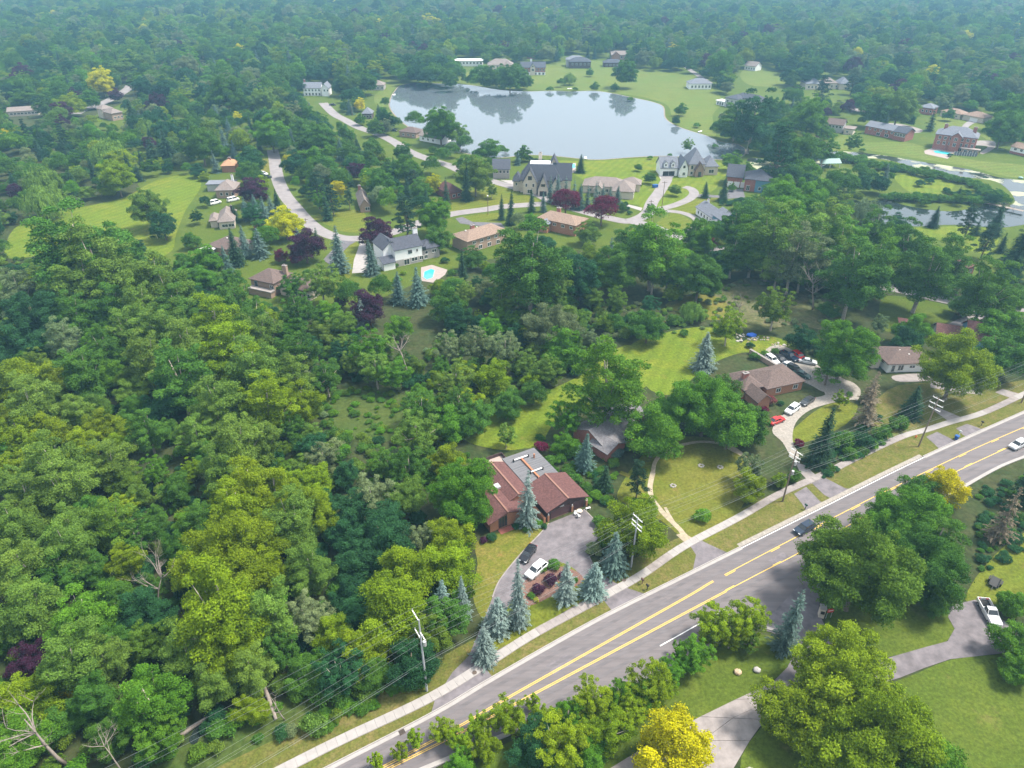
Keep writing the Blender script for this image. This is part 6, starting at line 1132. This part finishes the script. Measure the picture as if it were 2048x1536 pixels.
# --- individuals and the mass
dec = [t for t in TR if t['k'] in 'MCLXN']; dec.sort(key=lambda t: -(t['rpx']+(25 if t['man'] else 0))); 
def seen(t): px, py, _ = proj((t['x'],t['y'],t['H']*.6)); return -t['rpx'] < px < 2048+t['rpx'] and -t['rpx'] < py < 1536+t['rpx']
dec_in = [t for t in dec if seen(t)][:300]
con_in = [t for t in TR if t['k'] in 'SZPWT' and t['man'] and seen(t)]
bsh = [t for t in TR if t['k'] == 'B' and seen(t)]
ind = dec_in+con_in+bsh; ids = set(id(t) for t in ind); mass = [t for t in TR if id(t) not in ids]
ANCH = [(985,1000,'the red-brown gabled house'),(1090,905,'the flat grey roof'),(1185,960,'the hedge between the two near houses'),(1250,860,'the charcoal-roofed ranch'),(1555,760,'the brown-roofed ranch'),(1810,725,'the low white ranch'),(1915,655,'the blue gable house'),(815,510,'the white two-storey house'),(960,470,'the long tan-roofed ranch'),(1115,440,'the tan ranch by the red beeches'),(1080,350,'the castle-like house'),(1160,395,'the blue spruce row'),(1208,372,'the grey-brown ranch'),(1375,345,'the stone manor house'),(1490,372,'the three arched garage doors'),(1430,435,'the long blue house'),(1910,295,'the brick mansion'),(1775,270,'the long red brick ranch'),(1680,250,'the grey hillside house'),(1920,230,'the cream ranch'),(545,575,'the tan brick house with balcony'),(480,490,'the white patio roof'),(450,430,'the two white vans'),(445,375,'the tan house with chimney pot'),(455,330,'the orange-shingled house'),(570,400,'the street bend'),(690,450,'the bend lawn'),(725,405,'the weathered brown house'),(912,380,'the maroon-roofed house'),(200,440,'the willow field'),(1100,800,'the narrow back lawn'),(1380,700,'the bright meadow lawn'),(1390,970,'the circle lawn'),(1560,610,'the olive marsh'),(1860,430,'the pond'),(1850,345,'the canal'),(1660,330,'the teal pavilion'),(1830,625,'the park lawn'),(720,830,'the rough meadow'),(1090,1190,'the drive island'),(960,1260,'the west drive'),(1620,1200,'the side street'),(1800,1280,'the asphalt spur'),(1980,1215,'the white pickup'),(1370,1440,'the concrete driveway'),(1900,1420,'the south lawn'),(1100,1430,'the kerb of the main road'),(500,1480,'the roadside power lines'),(840,1340,'the steel-grey pole'),(1640,850,'the gravel drive'),(1850,830,'the leaning pole'),(1960,980,'the road bend past the silver car'),(100,1200,'the deep roadside woods'),(290,940,'the small woodland glade'),(450,720,'the wooded ridge under the balcony house'),(120,700,'the woods under the willow field'),(600,1120,'the woods behind the near house'),(320,1320,'the woods along the wires'),(520,900,'the woods beside the rough meadow'),(60,950,'the wide west woods'),(830,240,'the west lake bank'),(1020,170,'the north lake shore'),(1250,160,'the hill lawn'),(1500,240,'the lake outlet'),(1440,170,'the ridge drive'),(310,240,'the far western woods'),(640,230,'the white colonial house'),(440,170,'the far northern woods'),(215,200,'the wood lane'),(1150,100,'the houses beyond the lake'),(1640,180,'the rambling pale house'),(930,620,'the thicket below the pool garden'),(1090,700,'the thicket at the meadow edge'),(1070,560,'the tall grove behind the tan ranch'),(1640,480,'the cottonwood grove at the marsh'),(640,680,'the woods at the garden slope')]
ANW = [(G(x_,y_),s_) for x_,y_,s_ in ANCH]
groups = {}
for t in ind:
    p = Vector((t['x'],t['y'],0)); s_ = min(ANW, key=lambda a: (a[0]-p).length/(1+.0012*a[0].y))[1]
    groups.setdefault((CN[t['t']]+' '+KN[t['k']][2], s_), []).append(t)
ORD = ['broadest','second broadest','third broadest','fourth broadest','fifth broadest','sixth broadest','seventh broadest','eighth broadest','ninth broadest','tenth broadest','eleventh broadest','twelfth broadest','thirteenth broadest','fourteenth broadest','fifteenth broadest','sixteenth broadest','third slimmest','second slimmest','slimmest']
for (d_, s_), ts in groups.items():
    ts.sort(key=lambda t: -t['R'])
    for i, t in enumerate(ts):
        if t['lab']: continue
        sz = 'large' if t['H'] > 17 else ('small' if t['H'] < 7 and t['k'] != 'B' else 'single')
        t['lab'] = f"{sz} {d_} beside {s_}" if len(ts) == 1 else f"{ORD[min(i,18)]} {d_} beside {s_}"
for t in ind:
    R0,H0,lst,vc,ratio = KIND[t['k']]; cm, tm = lst[rnd.randrange(len(lst))]; nm, cat, _ = KN[t['k']]
    e = empty(nm, (t['x'],t['y'],0), rnd.uniform(0,6.28), t['lab'], cat, {'tree':'broadleaf trees of the woods and gardens','spruce':'spruces','pine':'pines','willow':'weeping willows','bush':t.get('grp') or 'bushes and shrubs','sapling':'thin saplings along the main road'}[cat])
    if t['k'] in 'SZ': e.rotation_euler.x = rnd.gauss(0,.025); e.rotation_euler.y = rnd.gauss(0,.025); t['H'] *= rnd.uniform(.93,1.05)
    sx = t['R']/R0; sz = t['H']/H0; sq = rnd.uniform(.9,1.12)
    c = link('crown', cm, e); c.scale = (sx*sq, sx/sq, sz); j = rnd.uniform(.86,1.16); tc = TINT[t['t']]; c.color = (tc[0]*j*rnd.uniform(.93,1.08), tc[1]*j, tc[2]*j, 1)
    if t['rpx'] > 7:
        k = link('trunk', tm, e); s_ = min(sx,sz) if t['k'] not in 'B' else sx; k.scale = (sx*sq, sx/sq, sz)
# dead trees and snags
for px,py,h,i,lb,mm in ((135,1530,15,0,'tall bleached dead tree at the wood edge by the wires','deadwood'),(245,1545,8,1,'short broken dead trunk beside the tall bleached tree','deadwood'),(330,1245,13,2,'leaning grey dead tree in the heart of the roadside woods','deadwood'),(818,765,13,1,'pale dead snag in the thicket below the copper beech','deadwood'),(570,1440,6,0,'fallen bare branches on the weeds under the wires','deadwood'),(1625,620,17,0,'bare forked cottonwood at the marsh edge','deadwood'),(1480,650,11,0,'bare shrub tree at the dry marsh corner','deadwood')):
    e = empty('dead_tree', G(px,py), i*1.3, lb, 'dead tree', 'dead trees and snags'); k = link('trunk', DEAD[i], e); k.scale = (h/12,)*3
for px,py,l,a,lb in ((288,1277,3.5,.4,'peeled orange log on the woodland floor'),(245,1462,5,-.3,'thick pale log by the wood edge'),(535,1395,9,-1.0,'long red-brown fallen trunk below the wires'),(390,1455,5,.8,'grey fallen log beside the dark ditch')):
    o = MB().tube([(-l/2,0,.3),(0,.1,.35),(l/2,0,.25)], [.34,.3,.24], 10).build('fallen_log', M['deadwood'], None, True); o.location = G(px,py); o.rotation_euler = (0,0,a); tag(o, lb, 'log', 'fallen logs')
sheet('ditch_water', [(378,1480),(395,1450),(412,1420),(420,1405),(426,1412),(415,1440),(402,1470),(390,1490)], M['pond'], .05, mask=False)
# the mass of further trees and the undergrowth: geometry nodes over point clouds
kinds = bpy.data.collections.new('tree_kinds'); PI_ = {}; order = []
def merged(name, cm, tm):
    me = cm.copy(); me.name = name; me.materials.clear(); me.materials.append(M['leaf_i']); return me
n_ = 0
for k_ in 'MCLNXSPB':
    for cm, tm in KIND[k_][2][:4]:
        o = bpy.data.objects.new(f'kind_{n_:02d}', merged('far_crown', cm, tm)); kinds.objects.link(o); PI_.setdefault(k_, []).append(n_); n_ += 1
ng = bpy.data.node_groups.new('scatter', 'GeometryNodeTree'); ng.interface.new_socket('Geometry', in_out='INPUT', socket_type='NodeSocketGeometry'); ng.interface.new_socket('Geometry', in_out='OUTPUT', socket_type='NodeSocketGeometry')
gi, go = ng.nodes.new('NodeGroupInput'), ng.nodes.new('NodeGroupOutput'); iop = ng.nodes.new('GeometryNodeInstanceOnPoints'); ci = ng.nodes.new('GeometryNodeCollectionInfo')
ci.inputs['Collection'].default_value = kinds; ci.inputs['Separate Children'].default_value = True; ci.inputs['Reset Children'].default_value = True
def na(nm, dt): x = ng.nodes.new('GeometryNodeInputNamedAttribute'); x.data_type = dt; x.inputs['Name'].default_value = nm; return next(s for s in x.outputs if s.enabled and s.name == 'Attribute')
iop.inputs['Pick Instance'].default_value = True
ng.links.new(gi.outputs[0], iop.inputs['Points']); ng.links.new(ci.outputs[0], iop.inputs['Instance']); ng.links.new(na('pidx','INT'), iop.inputs['Instance Index']); ng.links.new(na('pscale','FLOAT_VECTOR'), iop.inputs['Scale'])
e2r = ng.nodes.new('FunctionNodeEulerToRotation'); ng.links.new(na('prot','FLOAT_VECTOR'), e2r.inputs[0]); ng.links.new(e2r.outputs[0], iop.inputs['Rotation'])
ng.links.new(iop.outputs[0], go.inputs[0])
def scatter(name, items):
    n = len(items); me = bpy.data.meshes.new(name); me.vertices.add(n); me.vertices.foreach_set('co', np.array([(t['x'],t['y'],t.get('z',0)) for t in items],np.float32).ravel())
    idx, sc, ro, co = [], [], [], []
    for t in items:
        R0,H0 = KIND[t['k']][:2]; j = rnd.uniform(.82,1.2); tc = TINT[t['t']]; q = rnd.uniform(.88,1.14)
        idx.append(rnd.choice(PI_[t['k']])); sc += [t['R']/R0*q,t['R']/R0/q,t['H']/H0]; ro += [0,0,rnd.uniform(0,6.28)]; co += [tc[0]*j*rnd.uniform(.9,1.1),tc[1]*j,tc[2]*j*rnd.uniform(.9,1.1),1]
    me.attributes.new('pidx','INT','POINT').data.foreach_set('value', idx); me.attributes.new('pscale','FLOAT_VECTOR','POINT').data.foreach_set('vector', sc)
    me.attributes.new('prot','FLOAT_VECTOR','POINT').data.foreach_set('vector', ro); me.attributes.new('icol','FLOAT_COLOR','POINT').data.foreach_set('color', co)
    o = link(name, me); md = o.modifiers.new('scatter','NODES'); md.node_group = ng; return tag(o, kind='stuff')
for t in mass:
    if t['k'] in 'ZWT': t['k'] = {'Z':'S','W':'M','T':'L'}[t['k']]
scatter('distant_woods', mass)
ug = []
y = 45.
while y < 330:
    x = -40-.8*y
    while x < 40+.5*y:
        X, Y = x+rnd.uniform(-1.6,1.6), y+rnd.uniform(-1.6,1.6); x += 3.4; px, py, _ = proj((X,Y,0))
        if inpoly(px,py,WOODS) and not inpoly(px,py,[(640,790),(720,775),(800,785),(835,830),(770,885),(680,870)]):
            R = rnd.uniform(.9,2.4)
            if not hides(X,Y,R,R*1.1,.3): ug.append(dict(k='B',x=X,y=Y,R=R,H=R*rnd.uniform(.9,1.7),t=pick((('g',4),('d',3),('l',3),('h',2),('o',2),('s',1)))))
    y += 3.4
for poly, n_, ts_ in (([(640,790),(720,775),(800,785),(835,830),(770,885),(680,870),(640,830)],70,'hgo'),([(1180,630),(1330,590),(1450,590),(1440,660),(1300,670)],90,'gsl'),([(1425,590),(1480,560),(1540,550),(1660,600),(1680,640),(1590,650),(1450,650)],60,'os'),([(1060,880),(1180,850),(1240,930),(1220,1010),(1180,1010),(1100,920)],60,'hgd'),([(1690,860),(1840,800),(1800,870),(1640,960),(1640,920)],70,'gd'),([(620,1430),(860,1340),(870,1360),(640,1470)],60,'gh'),([(1580,1270),(1860,1000),(2040,900),(2060,1100),(1900,1180),(1700,1170)],0,'g'),([(1950,980),(2048,960),(2048,1100),(1960,1150)],70,'gd')):
    xs = [p[0] for p in poly]; ys = [p[1] for p in poly]; c_ = 0
    for _ in range(n_*8):
        px, py = rnd.uniform(min(xs),max(xs)), rnd.uniform(min(ys),max(ys))
        if c_ < n_ and inpoly(px,py,poly): p = G(px,py); R = rnd.uniform(.5,1.5); ug.append(dict(k='B',x=p.x,y=p.y,R=R,H=R*rnd.uniform(.7,1.2),t=rnd.choice(ts_))); c_ += 1
scatter('undergrowth', ug)
print('unique tris', sum(len(m.polygons)*2 for m in bpy.data.meshes))
print('trees', len(TR), 'individual', len(dec_in), len(con_in), len(bsh), 'mass', len(mass), 'undergrowth', len(ug))
# ------------------------------------------------------------------ haze
hz = MB().box(-2600,-250,-1,2600,2700,104).mesh('haze', mat('unused', (1,1,1))); hm = bpy.data.materials.new('haze'); hm.use_nodes = True
n = hm.node_tree.nodes; n.remove(n['Principled BSDF']); pv_ = n.new('ShaderNodeVolumePrincipled'); pv_.inputs['Color'].default_value = (.36,.72,1.0,1); pv_.inputs['Density'].default_value = .00027; pv_.inputs['Anisotropy'].default_value = .2
hm.node_tree.links.new(pv_.outputs[0], n['Material Output'].inputs['Volume']); hz.materials.clear(); hz.materials.append(hm); tag(link('haze', hz), kind='stuff')
